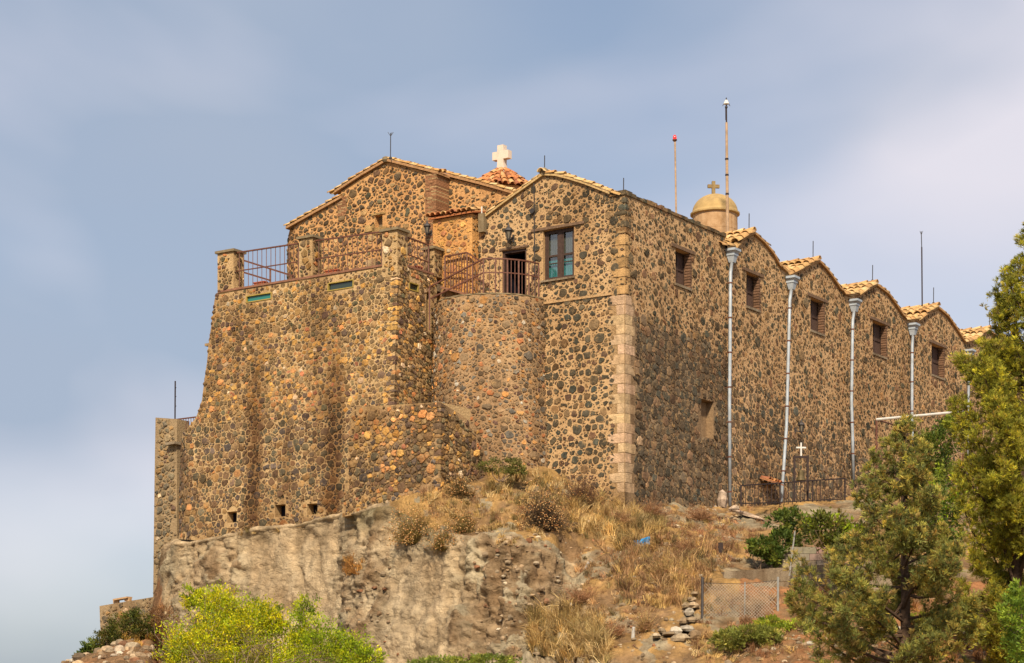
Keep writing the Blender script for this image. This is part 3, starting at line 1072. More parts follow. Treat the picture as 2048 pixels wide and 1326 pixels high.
nb = MB()
nb.abox(0.28, 0.33, niche[0] - 0.05, niche[1] + 0.05, niche[2] - 0.05, niche[3] + 0.05)
mk('niche_back', nb, M['mortar_dark'], wing)
# --- big casement window in the gable
a0, a1, z0, z1 = arect(big_win)
h = MB()
fd = 0.13
for (x0, x1, y0, y1) in ((a0, a0 + 0.10, z0, z1), (a1 - 0.10, a1, z0, z1), (a0 + 0.10, a1 - 0.10, z1 - 0.11, z1), (a0 + 0.10, a1 - 0.10, z0, z0 + 0.10), ((a0 + a1) / 2 - 0.08, (a0 + a1) / 2 + 0.08, z0 + 0.10, z1 - 0.11)):
    h.abox(x0, x1, fd, fd + 0.08, y0, y1)
bw = mk('window', h, M['wood'], wing, label='two-leaf brown casement window with turquoise half curtains')
am = (a0 + a1) / 2
zc = z0 + (z1 - z0) * 0.49
for s_, (x0, x1) in enumerate(((a0 + 0.10, am - 0.08), (am + 0.08, a1 - 0.10))):
    q = MB()
    for (y0, y1) in ((zc - 0.03, zc + 0.03), (z0 + (z1 - z0) * 0.34 - 0.015, z0 + (z1 - z0) * 0.34 + 0.015)):
        q.abox(x0, x1, fd + 0.02, fd + 0.06, y0, y1)
    for (y0, y1) in ((x0, x0 + 0.05), (x1 - 0.05, x1)):
        q.abox(y0, y1, fd + 0.012, fd + 0.02, z0 + 0.1, z1 - 0.11)
    mk('glazing_bar', q, M['wood'], bw)
    g_ = MB()
    g_.abox(x0, x1, fd + 0.065, fd + 0.07, z0 + 0.1, z1 - 0.11)
    mk('pane', g_, M['pane'], bw)
    for nm, mt, y0, y1 in (('curtain', M['curtain'], z0 + 0.1, z0 + (z1 - z0) * 0.41), ('curtain', M['greycurtain'], z0 + (z1 - z0) * 0.415, z1 - 0.11)):
        cu = MB()
        nfold = 10
        vs = []
        for i in range(nfold + 1):
            x = x0 + (x1 - x0) * i / nfold
            w2 = W(x, fd + 0.10 + (0.02 if i % 2 else 0.0), y0)
            vs += [w2, Vector((w2.x, w2.y, y1)), w2 + DS * 0.01, Vector((w2.x, w2.y, y1)) + DS * 0.01]
        cu.add(vs, [(4 * i, 4 * i + 4, 4 * i + 5, 4 * i + 1) for i in range(nfold)] + [(4 * i + 2, 4 * i + 6, 4 * i + 7, 4 * i + 3) for i in range(nfold)])
        mk(nm, cu, mt, bw)
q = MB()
q.abox(a0 - 0.03, a1 + 0.03, 0.30, 0.34, z0 - 0.03, z1 + 0.03)  # thin near-black board in place of the unlit room
mk('room_shade_board', q, M['dark'], bw)
q = MB()
q.abox(a0 - 0.42, a1 + 0.45, -0.05, 0.1, z1 + 0.01, z1 + 0.10)
mk('lintel', q, M['lintel'], bw)
q = MB()
q.abox(a0 - 0.04, a1 + 0.06, -0.07, 0.12, z0 - 0.07, z0 - 0.004)
mk('sill', q, M['concrete'], bw)
# --- open doorway
a0, a1, z0, z1 = arect(door_op)
q = MB()
q.abox(a0, a0 + 0.085, 0.05, 0.3, z0, z1)
q.abox(a1 - 0.085, a1, 0.05, 0.3, z0, z1)
q.abox(a0 + 0.085, a1 - 0.085, 0.05, 0.3, z1 - 0.10, z1)
dr = mk('door_frame', q, M['wood'], wing)
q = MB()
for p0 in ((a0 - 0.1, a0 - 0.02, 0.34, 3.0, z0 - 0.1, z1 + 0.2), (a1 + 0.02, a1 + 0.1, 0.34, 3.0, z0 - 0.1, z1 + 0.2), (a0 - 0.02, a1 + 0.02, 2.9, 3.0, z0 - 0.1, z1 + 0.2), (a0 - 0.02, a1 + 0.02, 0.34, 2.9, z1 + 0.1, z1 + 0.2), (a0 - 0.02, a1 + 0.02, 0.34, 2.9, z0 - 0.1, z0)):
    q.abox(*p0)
mk('passage', q, M['dark'], dr)  # walls painted near-black for the shade in the doorway
q = MB()
q.abox(a0 - 0.08, a1 + 0.1, -0.04, 0.12, z1 + 0.008, z1 + 0.075)
mk('lintel', q, M['lintel'], dr)
# --- roofs: curved vaults running back from each gable, barrel tiles on the slopes in view
for i, g in enumerate(gabs):
    left = g[0][0] if i == 0 else gabs[i - 1][-1][0]
    prof = list(g) if i == 0 else [gabs[i - 1][-1]] + list(g)
    rm = MB()
    n = len(prof)
    vs = []
    for (b, z) in prof:
        vs += [W(-0.10, b, z + 0.01), W(-0.10, b, z + 0.10), W(7.0, b, z + 0.10), W(7.0, b, z + 0.01)]
    fs = []
    for j in range(n - 1):
        for k in range(4):
            k2 = (k + 1) % 4
            fs.append((4 * j + k, 4 * j + k2, 4 * j + 4 + k2, 4 * j + 4 + k))
    rm.add(vs, fs, (0.40, 0.23, 0.10))
    roof = mk('vaulted_roof', rm, M['tile'], wing)
    iap = max(range(n), key=lambda j: prof[j][1])
    lp = [Vector((b, z, 0)) for b, z in prof[:iap + 1]][::-1]
    rp = [Vector((b, z, 0)) for b, z in prof[iap:]]
    def lay(pl, a, st, meshes, sc=1.0, step=0.42, up_=0.08):
        for p, d in along(pl, step, st):
            dw = DS * d.x + UP * d.y
            nr = dw.cross(DF)
            if nr.z < 0:
                nr = -nr
            tile(roof, W(a, p.x, p.y) + nr * up_, dw, nr, meshes, 0.02, sc)
    if i < 5:
        for c_ in range(8):
            lay(lp, 0.0 + c_ * 0.31, 0.0, TL_O, 1.25, 0.46)
    lay(rp, 0.0, 0.02, TL_O, 0.85, 0.40, 0.06)
    for p, d in [(0, 0)]:
        ap = prof[iap]
        for c_ in range(5 if i < 5 else 1):
            tile(roof, W(0.46 + c_ * 0.46, ap[0], ap[1] + 0.11), NS, UP, TL_O, 0.03, 1.1)
# front gable roof: ridge runs back, tiles along both verges
fp = f_out[1:11]
rm = MB()
vs = []
for (a, z) in fp:
    vs += [W(a, -0.10, z + 0.005), W(a, -0.10, z + 0.085), W(a, 9.0, z + 0.085), W(a, 9.0, z + 0.005)]
n = len(fp)
rm.add(vs, [(4 * j + k, 4 * j + (k + 1) % 4, 4 * j + 4 + (k + 1) % 4, 4 * j + 4 + k) for j in range(n - 1) for k in range(4)], (0.44, 0.30, 0.14))
groof = mk('gable_roof', rm, M['tile'], wing)
iap = max(range(n), key=lambda j: fp[j][1])
for pl in ([Vector((a, z, 0)) for a, z in fp[:iap + 1]][::-1], [Vector((a, z, 0)) for a, z in fp[iap:]]):
    for p, d in along(pl, 0.40, 0.05):
        dw = DF * d.x + UP * d.y
        nr = dw.cross(DS)
        if nr.z < 0:
            nr = -nr
        for c_ in range(2):
            tile(groof, W(p.x, -0.02 + 0.27 * c_, p.y) + nr * 0.075, dw, nr, TL_P, 0.03, 0.85)
for c_ in range(3):
    tile(groof, W(fp[iap][0], 0.30 + c_ * 0.44, fp[iap][1] + 0.10), NF, UP, TL_P, 0.03, 1.1)
q = MB()
q.lathe(W(fp[iap][0], 0.02, fp[iap][1] + 0.02), [(0.14, 0), (0.16, 0.1), (0.13, 0.2), (0.05, 0.26)], 8)
mk('ridge_stone', q, M['coping'], groof)
# --- rainwater hoppers and downpipes
def drain(uh, vh, path, brackets):
    b, z = pb(uh, vh, 0)
    A = -0.16
    q = MB()
    pts = [W(A - 0.02, *pb(u, v, -0.18)) for u, v in path]
    b0, zt = pb(uh, vh, A)
    q.tube([Vector((W(A, b0, 0).x, W(A, b0, 0).y, zt - 0.35))] + pts, 0.062, 10)
    dp = mk('downpipe', q, M['pipe'], wing, smooth=True)
    def sq(w_, z_):
        return [W(A - w_, b0 - w_, z_), W(A + w_, b0 - w_, z_), W(A + w_, b0 + w_, z_), W(A - w_, b0 + w_, z_)]
    q = MB()
    for (w0, y0, w1, y1) in ((0.09, -0.46, 0.145, -0.22), (0.165, -0.215, 0.165, -0.15), (0.15, -0.145, 0.215, -0.06), (0.235, -0.055, 0.235, 0.03)):
        q.hexa(sq(w0, zt + y0) + sq(w1, zt + y1))
    mk('hopper', q, M['pipe'], dp)
    tot = list(zip(pts, pts[1:]))
    for (p, d) in along([Vector((W(A, b0, 0).x, W(A, b0, 0).y, zt - 0.35))] + pts, 1.25, 0.9):
        r_ = MB()
        r_.tube([p - d * 0.025, p + d * 0.025], 0.072, 10)
        r_.bar(p, p - NS * 0.2, 0.03, 0.02)
        mk('bracket', r_, M['rust'], dp)
drain(1464.5, 500, [(1461, 545), (1460, 700), (1459, 800), (1460, 1012)], 5)
drain(1583.5, 555, [(1579.5, 600), (1577, 700), (1573, 850), (1567, 940), (1562, 1012)], 5)
drain(1709, 601, [(1705.5, 640), (1704.5, 700), (1703, 800), (1705, 870), (1707, 960)], 4)
drain(1826, 649, [(1824.5, 690), (1824, 760), (1824, 830), (1827, 900), (1830, 1000)], 4)
drain(1938.5, 701, [(1936.5, 800), (1936, 960)], 3)
# cable down the gable
q = MB()
q.tube([Fp(1068, 366, -0.04), Fp(1069, 480, -0.04), Fp(1070, 602, -0.04)], 0.022, 6)
cb = mk('cable', q, M['iron'], wing)
q = MB()
p = Fp(1066, 423, -0.04)
q.tube([p + NF * 0.0, p + NF * 0.09], 0.09, 12)
mk('junction_box', q, M['iron'], cb)
# ================================================================== THE BATTERED TERRACE BASTION
BT = -3.0
terr = thing('terrace_bastion', 'tall battered rubble stone terrace with railings and square posts on top', 'terrace', W(12, BT, BASE_Z))
Z_SILL = pa(620, 556, BT)[1]
A_COR = pa(795, 560, BT)[0]
A_BEND = pa(398, 900, BT)[0]
def bt(a, z):
    b = BT - 0.045 * max(0.0, Z_SILL - z) + 0.07 * noise.noise((a * 0.7, z * 0.7, 3.3)) * min(1, max(0, (Z_SILL - z) * 0.6)) * min(1, max(0, (a - A_COR) * 0.7))
    if a > A_BEND:
        b += 0.42 * (a - A_BEND) ** 2
    return b
def terr_fn(a, z):
    e = 0.02
    p = W(a, bt(a, z), z)
    t = W(a + e, bt(a + e, z), z) - p
    n_ = t.cross(W(a, bt(a, z + e), z + e) - p).normalized()
    if n_.y > 0:
        n_ = -n_
    return p, n_
def qt(u, v):
    a, z = pa(u, v, BT)
    for _ in range(6):
        a, z = pa(u, v, bt(a, z))
    return a, z
tp = [(795, 528), (433, 584), (429, 600), (425, 638), (417, 688), (414, 724), (410, 751), (404, 800), (392, 836), (372, 862), (356, 884), (352, 930), (349, 1000), (344, 1097), (430, 1083), (520, 1066), (600, 1055), (690, 1036), (795, 1012)]
tout = [qt(u, v) for u, v in tp]
tout[0] = (A_COR, Z_SILL); tout[1] = (tout[1][0], Z_SILL); tout[-1] = (A_COR, tout[-1][1])
wl = [[qt(*p) for p in ((493, 590), (543, 582.5), (543, 598), (493, 606))], [qt(*p) for p in ((656, 564), (707, 557), (707, 575), (656, 582.5))]]
def level(h):
    a0, a1, z0, z1 = arect(h)
    return [(a0, z0), (a1, z0), (a1, z0 + (z1 - z0) * 0.88), (a0, z0 + (z1 - z0) * 0.88)]
twins = [level(h) for h in wl]
def rect_hole(u0, u1, v0, v1, f):
    x0, zt = f(u0, v0)
    x1, _ = f(u1, v0)
    _, zb = f(u0, v1)
    return [(min(x0, x1), zb), (max(x0, x1), zb), (max(x0, x1), zt), (min(x0, x1), zt)]
putlogs = [rect_hole(454, 474, 1024, 1046, qt), rect_hole(550, 571, 1010, 1034, qt), rect_hole(614, 635, 1008, 1030, qt)]
tw = Wall(terr_fn, tout, twins + putlogs)
mb = MB()
tw.mortar(mb, 0.6, 0.35, (0.3, 0.6))
mk('front_wall', mb, M['mortar_terrace'], terr)
zl = pa(560, 838, BT)[1]
zg0, zg1 = pa(600, 660, BT)[1], pa(600, 830, BT)[1]
def rt(a, z, k, g):
    lo = z < zl
    return (g.uniform(0.14, 0.19) if lo else (g.uniform(0.12, 0.17) if g.random() < 0.25 else 0), g.uniform(0.09, 0.13) if lo else g.uniform(0.075, 0.115), g.uniform(0.045, 0.07))[k]
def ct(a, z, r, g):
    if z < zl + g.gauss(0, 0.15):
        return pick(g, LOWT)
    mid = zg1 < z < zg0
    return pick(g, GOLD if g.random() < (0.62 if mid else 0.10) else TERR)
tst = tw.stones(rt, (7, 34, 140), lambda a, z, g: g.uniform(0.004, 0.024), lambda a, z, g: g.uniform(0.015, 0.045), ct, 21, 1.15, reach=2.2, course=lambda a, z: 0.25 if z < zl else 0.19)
# right-hand return of the terrace
so = [(BT + 0.02, Z_SILL), (-0.75, Z_SILL), (-0.75, pb(862, 860, A_COR)[1]), (BT - 0.045 * (Z_SILL - pb(795, 860, A_COR)[1]) + 0.02, pb(795, 860, A_COR)[1])]
w3 = level(qb(A_COR, [(818, 561), (837, 568), (837, 585), (818, 579)]))
slit = qb(A_COR, [(853, 584), (861, 588), (861, 664), (853, 660)])
slit = [(slit[0][0], slit[2][1]), (slit[1][0], slit[2][1]), (slit[1][0], slit[0][1]), (slit[0][0], slit[0][1])]
tsw = Wall(side(A_COR), so, [w3, slit])
mb = MB()
tsw.mortar(mb, 0.5, 0.3)
mk('return_wall', mb, M['mortar_terrace'], terr)
tst2 = tsw.stones(rt, (6, 32, 120), lambda a, z, g: g.uniform(0.004, 0.028), lambda a, z, g: g.uniform(0.025, 0.06), lambda a, z, r, g: pick(g, GOLD if g.random() < 0.35 else TERR), 22, 1.15, reach=2.1)
# deck, hidden back
mb = MB()
mb.abox(A_COR + 0.02, tout[1][0] - 0.02, BT + 0.5, 2.4, Z_SILL - 0.5, Z_SILL - 0.25)
mk('deck', mb, M['concrete'], terr)
mb = MB()
mb.abox(tout[1][0] - 0.4, tout[1][0] - 0.02, BT + 0.5, 2.4, Z_SILL - 6, Z_SILL - 0.5)
mk('back_wall', mb, M['mortar_terrace'], terr)
# copings between the posts
def coping(p0, p1, wd, th, mat, par):
    q = MB()
    q.bar(p0, p1, wd, th)
    return mk('coping', q, mat, par)
coping(W(A_COR + 0.2, BT + 0.22, Z_SILL + 0.03), W(tout[1][0] - 0.1, BT + 0.22, Z_SILL + 0.03), 0.52, 0.07, M['redcoping'], terr)
coping(W(A_COR + 0.2, BT + 0.5, Z_SILL + 0.03), W(A_COR + 0.2, -0.8, Z_SILL + 0.03), 0.46, 0.07, M['redcoping'], terr)
# posts of rubble with stone caps
allposts = []
def post(fa0, fa1, b0, b1, zt, z0, seed, sparse=False):
    m_ = MB()
    m_.abox(fa0, fa1, b0, b1, z0, zt)
    p = mk('post', m_, M['mortar_terrace'], terr)
    w1 = Wall(front(b0), [(fa0, z0), (fa1, z0), (fa1, zt), (fa0, zt)])
    w2 = Wall(side(fa0), [(b0, z0), (b1, z0), (b1, zt), (b0, zt)])
    for w_, sd in ((w1, seed), (w2, seed + 1)):
        allposts.append(w_.stones(lambda x, y, k, g: (g.uniform(0.12, 0.16), g.uniform(0.08, 0.11), 0.055)[k], (6, 25, 60), lambda a, z, g: g.uniform(0.015, 0.03), lambda a, z, g: 0.045, lambda a, z, r, g: pick(g, TERR), sd, 1.1, reach=2.1))
    c = MB()
    am_, bm_ = (fa0 + fa1) / 2, (b0 + b1) / 2
    c.abox(fa0 - 0.07, fa1 + 0.07, b0 - 0.07, b1 + 0.07, zt + 0.004, zt + 0.09)
    c.hexa([W(fa0 - 0.05, b0 - 0.05, zt + 0.092), W(fa1 + 0.05, b0 - 0.05, zt + 0.092), W(fa1 + 0.05, b1 + 0.05, zt + 0.092), W(fa0 - 0.05, b1 + 0.05, zt + 0.092),
            W(am_ - 0.12, bm_ - 0.12, zt + 0.15), W(am_ + 0.12, bm_ - 0.12, zt + 0.15), W(am_ + 0.12, bm_ + 0.12, zt + 0.15), W(am_ - 0.12, bm_ + 0.12, zt + 0.15)])
    mk('cap', c, M['coping'], p)
PB = BT - 0.03
zpt = pa(450, 506, BT)[1]
post(pa(467, 540, PB)[0], pa(435, 540, PB)[0], PB, PB + 0.55, zpt, Z_SILL - 0.02, 31)
post(pa(625, 520, PB)[0], pa(598, 520, PB)[0], PB, PB + 0.5, zpt, Z_SILL - 0.02, 33)
post(A_COR - 0.03, pa(765, 500, PB)[0], PB - 0.02, PB + 0.55, pa(785, 462, BT)[1], Z_SILL - 0.4, 35)
P2B = -0.95
post(A_COR - 0.03, A_COR + 0.42, P2B, P2B + 0.45, pa(872, 497, P2B)[1], Z_SILL - 0.02, 37)
lay_stones(terr, [tst, tst2] + allposts, 300, lambda u, v: not (690 < u < 885 and v > 812))
corner_stones(terr, lambda z: W(A_COR, BT - 0.045 * (Z_SILL - z), z), DF, DS, pa(790, 815, BT)[1], Z_SILL - 0.05, TERR + GOLD, 6, (0.10, 0.22), out_=0.022)
# slot windows
def slot(par, h, fn, glassmat, nrm, dirv):
    (x0, z0), (x1, _), (_, z1), _ = h
    q = MB()
    t = 0.035
    def pr(x, z, d):
        p, n_ = fn(x, z)
        return p - n_ * d
    for (p0, p1, y0, y1) in ((x0, x0 + t, z0, z1), (x1 - t, x1, z0, z1), (x0 + t, x1 - t, z1 - t, z1), (x0 + t, x1 - t, z0, z0 + t)):
        q.hexa([pr(p0, y0, -0.02), pr(p1, y0, -0.02), pr(p1, y0, 0.1), pr(p0, y0, 0.1), pr(p0, y1, -0.02), pr(p1, y1, -0.02), pr(p1, y1, 0.1), pr(p0, y1, 0.1)])
    w_ = mk('slot_window', q, M['yellowtrim'], par)
    g_ = MB()
    g_.hexa([pr(x0 + t, z0 + t, 0.05), pr(x1 - t, z0 + t, 0.05), pr(x1 - t, z0 + t, 0.08), pr(x0 + t, z0 + t, 0.08), pr(x0 + t, z1 - t, 0.05), pr(x1 - t, z1 - t, 0.05), pr(x1 - t, z1 - t, 0.08), pr(x0 + t, z1 - t, 0.08)])
    mk('pane', g_, glassmat, w_)
slot(terr, twins[0], terr_fn, M['teal'], NF, DF)
slot(terr, twins[1], terr_fn, M['darkglass'], NF, DF)
slot(terr, w3, side(A_COR), M['darkglass'], NS, DS)
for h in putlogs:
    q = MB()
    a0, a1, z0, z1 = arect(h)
    q.abox(a0 - 0.05, a1 + 0.05, bt(a0, z0) + 0.36, bt(a0, z0) + 0.4, z0 - 0.05, z1 + 0.05)  # near-black board paints the shade at the back of the hole
    mk('opening_shade_board', q, M['dark'], terr)
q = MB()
q.abox(A_COR + 0.31, A_COR + 0.35, slit[0][0] - 0.05, slit[1][0] + 0.05, slit[0][1] - 0.05, slit[2][1] + 0.05)  # near-black board painted in for the stairwell shadow
mk('opening_shade_board', q, M['dark'], terr)
# stub of stone jutting from the left edge
q = MB()
a_, z_ = qt(414, 688)
q.abox(a_ - 0.1, a_ + 0.16, bt(a_, z_) + 0.05, bt(a_, z_) + 0.3, z_ - 0.05, z_ + 0.04, (0.36, 0.25, 0.13))
mk('jutting_stone', q, M['stone'], terr)

er = random.Random(17)
edge = [Vector(terr_fn(a, z)[0]) for a, z in tout[1:14]]
for p, d in along(edge, 0.2, 0.1):
    vs, fs = [], []
    c = p + DS * er.uniform(0.0, 0.15) - DF * er.uniform(0.0, 0.10)
    r_ = er.uniform(0.07, 0.14)
    for k, h in ((0.7, -0.6), (1.0, 0.0), (0.7, 0.6)):
        for i in range(6):
            an = i * 1.047 + er.uniform(-0.25, 0.25)
            vs.append(c + Vector((math.cos(an) * k * r_ * er.uniform(0.8, 1.2), math.sin(an) * k * r_, h * r_ * er.uniform(0.8, 1.2))))
    fs = [(j * 6 + i, j * 6 + (i + 1) % 6, j * 6 + 6 + (i + 1) % 6, j * 6 + 6 + i) for j in range(2) for i in range(6)] + [tuple(range(6)), tuple(range(12, 18))]
    q = MB()
    q.add(vs, fs, pick(er, TERR))
    mk('edge_stone', q, M['stone'], terr)
# ================================================================== BUTTRESS
BB = -4.6
butt = thing('buttress', 'low wide stone buttress with sloping top against the terrace foot', 'buttress', W(8, BB, BASE_Z))
bo = qa(BB, [(880, 804), (704, 815), (684, 1034), (780, 1014), (880, 990)])
A_BC = bo[0][0]
bo[4] = (A_BC, bo[4][1])
bh = rect_hole(843, 864, 969, 988, lambda u, v: pa(u, v, BB))
bw_ = Wall(front(BB), bo, [bh])
bs = [(BB, bo[0][1]), pb(925, 831, A_BC), pb(958, 861, A_BC), pb(975, 930, A_BC), pb(975, 1010, A_BC), (BB, bo[4][1])]
bsw = Wall(side(A_BC), bs)
mb = MB()
bw_.mortar(mb, 1.7, 0.35)
mk('front_wall', mb, M['mortar_terrace'], butt)
mb = MB()
bsw.mortar(mb, 2.5)
mk('side_wall', mb, M['mortar_tower'], butt)
zbm = pa(790, 925, BB)[1]
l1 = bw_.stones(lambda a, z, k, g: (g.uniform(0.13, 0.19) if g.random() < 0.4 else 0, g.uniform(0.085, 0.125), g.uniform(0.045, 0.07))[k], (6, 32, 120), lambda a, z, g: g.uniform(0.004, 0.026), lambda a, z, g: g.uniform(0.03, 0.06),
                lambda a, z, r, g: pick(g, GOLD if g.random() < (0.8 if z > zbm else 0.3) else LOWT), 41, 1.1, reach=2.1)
l2 = bsw.stones(lambda a, z, k, g: (g.uniform(0.13, 0.18), g.uniform(0.09, 0.13), g.uniform(0.055, 0.08))[k], (6, 32, 120), lambda a, z, g: g.uniform(0.004, 0.028), lambda a, z, g: g.uniform(0.03, 0.07),
                lambda a, z, r, g: pick(g, GOLD if g.random() < 0.4 else TERR), 42, 1.1, reach=2.1)
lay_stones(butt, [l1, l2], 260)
corner_stones(butt, lambda z: W(A_BC, BB, z), DF, DS, pa(880, 1000, BB)[1], bo[0][1] - 0.02, LOWT + GOLD, 7, (0.10, 0.24), out_=0.022)
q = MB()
q.abox(bh[0][0] - 0.05, bh[1][0] + 0.05, BB + 0.36, BB + 0.4, bh[0][1] - 0.05, bh[2][1] + 0.05)  # board coloured near-black for the shade in the hole
mk('opening_shade_board', q, M['dark'], butt)

# ================================================================== ROUND TOWER UNDER THE DOOR
TC_A = pa(988, 600, 0)[0]
TR = 2.05
ZT = (VH - 590) / FPX * W(TC_A - 0.6, -1.9, 0).y
tower = thing('round_tower', 'half-round rubble tower with orange and white stones below the open doorway', 'tower', W(TC_A, -1, BASE_Z))
def tow_fn(s, z):
    th = s / TR
    r = TR + 0.028 * max(0, ZT - z) + 0.09 * noise.noise((s * 0.7, z * 0.6, 8.1)) * min(1, max(0, (ZT - z)))
    n_ = NF * math.cos(th) + DF * math.sin(th)
    return W(TC_A, 0, z) + n_ * r, n_
s0, s1 = -TR * math.radians(92), TR * math.radians(88)
to = [(s0, BASE_Z + 1), (s1, BASE_Z + 1), (s1, ZT), (s0, ZT)]
tow = Wall(tow_fn, to)
mb = MB()
tow.curved_mortar(mb, 40, 24)
vs = [tow_fn(s0 + (s1 - s0) * i / 40, ZT)[0] for i in range(41)] + [W(TC_A, 0, ZT)]
mb.add(vs, [(i, i + 1, 41) for i in range(40)])
mk('curved_wall', mb, M['mortar_tower'], tower, smooth=False)
l1 = tow.stones(lambda a, z, k, g: (g.uniform(0.12, 0.20) if g.random() < 0.22 else 0, g.uniform(0.075, 0.115), g.uniform(0.04, 0.065))[k], (7, 34, 140), lambda a, z, g: g.uniform(0.008, 0.038), lambda a, z, g: g.uniform(0.02, 0.05),
                lambda a, z, r, g: pick(g, TOWER), 51, 1.1, reach=1.8)
lay_stones(tower, [l1], 280)
q = MB()
vs = []
for i in range(31):
    th = math.radians(-90 + 140 * i / 30)
    n_ = NF * math.cos(th) + DF * math.sin(th)
    for r, z in ((TR + 0.015 + 0.02 * math.sin(i * 2.3), ZT + 0.004), (TR + 0.01 + 0.02 * math.sin(i * 1.7), ZT + 0.05 + 0.012 * math.sin(i * 3.1)), (TR - 0.35, ZT + 0.06), (TR - 0.35, ZT + 0.004)):
        vs.append(W(TC_A, 0, z) + n_ * r)
q.add(vs, [(4 * i + k, 4 * i + (k + 1) % 4, 4 * i + 4 + (k + 1) % 4, 4 * i + 4 + k) for i in range(30) for k in range(4)])
mk('coping', q, M['coping'], tower)

# ================================================================== WALKWAY BESIDE THE TOWER
walk = thing('walkway', 'short raised walkway with red-brown coping between terrace and annex', 'walkway', W(5.5, -0.5, BASE_Z))
wb = -0.55
wo = [(A_COR - 0.02, 6.0), (pa(968, 598, wb)[0], 6.0), (pa(968, 598, wb)[0], pa(968, 600, wb)[1]), (pa(890, 578, wb)[0], pa(890, 578, wb)[1]), (A_COR - 0.02, pa(890, 578, wb)[1])]
wo = wo[::-1]
ww = Wall(front(wb), wo)
mb = MB()
ww.mortar(mb, 0.5)
mk('wall', mb, M['mortar_tower'], walk)
l1 = ww.stones(lambda a, z, k, g: (g.uniform(0.12, 0.17), g.uniform(0.09, 0.12), 0.06)[k], (2, 10, 40), lambda a, z, g: g.uniform(0.02, 0.05), lambda a, z, g: 0.04, lambda a, z, r, g: pick(g, TERR), 61)
lay_stones(walk, [l1], 60)
q = MB()
q.bar(Fp(888, 576, wb - 0.02), Fp(966, 598, wb - 0.02), 0.4, 0.07)
mk('coping', q, M['redcoping'], walk)

# ================================================================== THE CHURCH BEHIND THE TERRACE
BC = 2.0
church = thing('church', 'stone church with stepped gable roofline and thin brick pilasters above terrace', 'church', W(10, BC, Z_SILL))
co = qa(BC, [(870, 349), (820, 335), (772, 323), (682, 383), (682, 396), (575, 455)])
A_CL = co[-1][0]
rad_c = 1.3
co += [(A_CL + 0.25, co[-1][1] - 0.25), (A_CL + 1.2, co[-1][1] - 1.1), (A_CL + 2.0, Z_SILL - 0.6), (co[0][0], Z_SILL - 0.6)]
def ch_fn(a, z):
    if a <= A_CL - 0.6:
        return W(a, BC, z), NF
    th = min(1.5, (a - (A_CL - 0.6)) / rad_c)
    n_ = NF * math.cos(th) + DF * math.sin(th)
    return W(A_CL - 0.6, BC + rad_c, z) + n_ * rad_c, n_
chh = rect_hole(750, 765, 431, 456, lambda u, v: pa(u, v, BC))
cw = Wall(ch_fn, co, [chh])
mb = MB()
# flat part and rounded end as separate strips
flat = [p for p in co if p[0] <= A_CL - 0.6]
def ztop_c(a):
    tab = sorted([(p[0], p[1]) for p in co[:-2]])
    return lerp_tab(tab, a)
a_f = A_CL - 0.6
fo = co[:5] + [(a_f, ztop_c(a_f)), (a_f, Z_SILL - 0.6), (co[0][0], Z_SILL - 0.6)]
Wall(ch_fn, fo, [chh]).mortar(mb, 0.5, 0.3)
na = 16
aend = A_CL + 2.0
vs = []
for j in range(na + 1):
    a_ = a_f + (aend - a_f) * j / na
    for k in range(3):
        vs.append(ch_fn(a_, Z_SILL - 0.6 + (max(ztop_c(a_), Z_SILL - 0.55) - Z_SILL + 0.6) * k / 2)[0])
mb.add(vs, [(3 * j + k, 3 * j + k + 1, 3 * j + k + 4, 3 * j + k + 3) for j in range(na) for k in range(2)])
mk('gable_wall', mb, M['mortar_church'], church)
l1 = cw.stones(lambda a, z, k, g: (g.uniform(0.16, 0.23) if g.random() < 0.4 else 0, g.uniform(0.10, 0.15), g.uniform(0.06, 0.085))[k], (5, 28, 110), lambda a, z, g: g.uniform(0.012, 0.04), lambda a, z, g: g.uniform(0.025, 0.05), lambda a, z, r, g: pick(g, CHURCH), 71, reach=1.5)
BC2 = 2.7
co2 = qa(BC2, [(1045, 392), (1000, 381), (960, 371), (905, 357), (868, 350), (868, 500), (1045, 500)])
cw2 = Wall(front(BC2), co2)
mb = MB()
cw2.mortar(mb, 0.5)
mk('wing_wall', mb, M['mortar_church'], church)
l2 = cw2.stones(lambda a, z, k, g: (g.uniform(0.16, 0.24), g.uniform(0.10, 0.14), g.uniform(0.06, 0.085))[k], (6, 16, 70), lambda a, z, g: g.uniform(0.015, 0.05), lambda a, z, g: g.uniform(0.02, 0.04), lambda a, z, r, g: pick(g, CHURCH), 72)
lay_stones(church, [l1, l2], 300)
# niche with its golden sill block
q = MB()
a0, a1, z0, z1 = arect(chh)
q.abox(a0 - 0.05, a1 + 0.05, BC + 0.25, BC + 0.3, z0 - 0.05, z1 + 0.05)
nch = mk('niche', q, M['coping'], church)
for (x0, x1, y0, y1) in ((a0 - 0.15, a1 + 0.15, z1 + 0.003, z1 + 0.07), (a1 + 0.003, a1 + 0.45, z0 - 0.1, z0 + 0.14), (a0 - 0.2, a1 + 0.1, z0 - 0.25, z0 - 0.003)):
    q = MB()
    q.abox(x0, x1, BC - 0.04, BC + 0.1, y0, y1, (0.42, 0.28, 0.12))
    mk('block', q, M['quoin'], nch)
q = MB()
p_ = pa(744, 522, BC)
q.abox(p_[0] - 0.2, p_[0] + 0.25, BC - 0.06, BC + 0.1, p_[1] - 0.28, p_[1] + 0.05, (0.45, 0.32, 0.18))
mk('pale_block', q, M['quoin'], church)
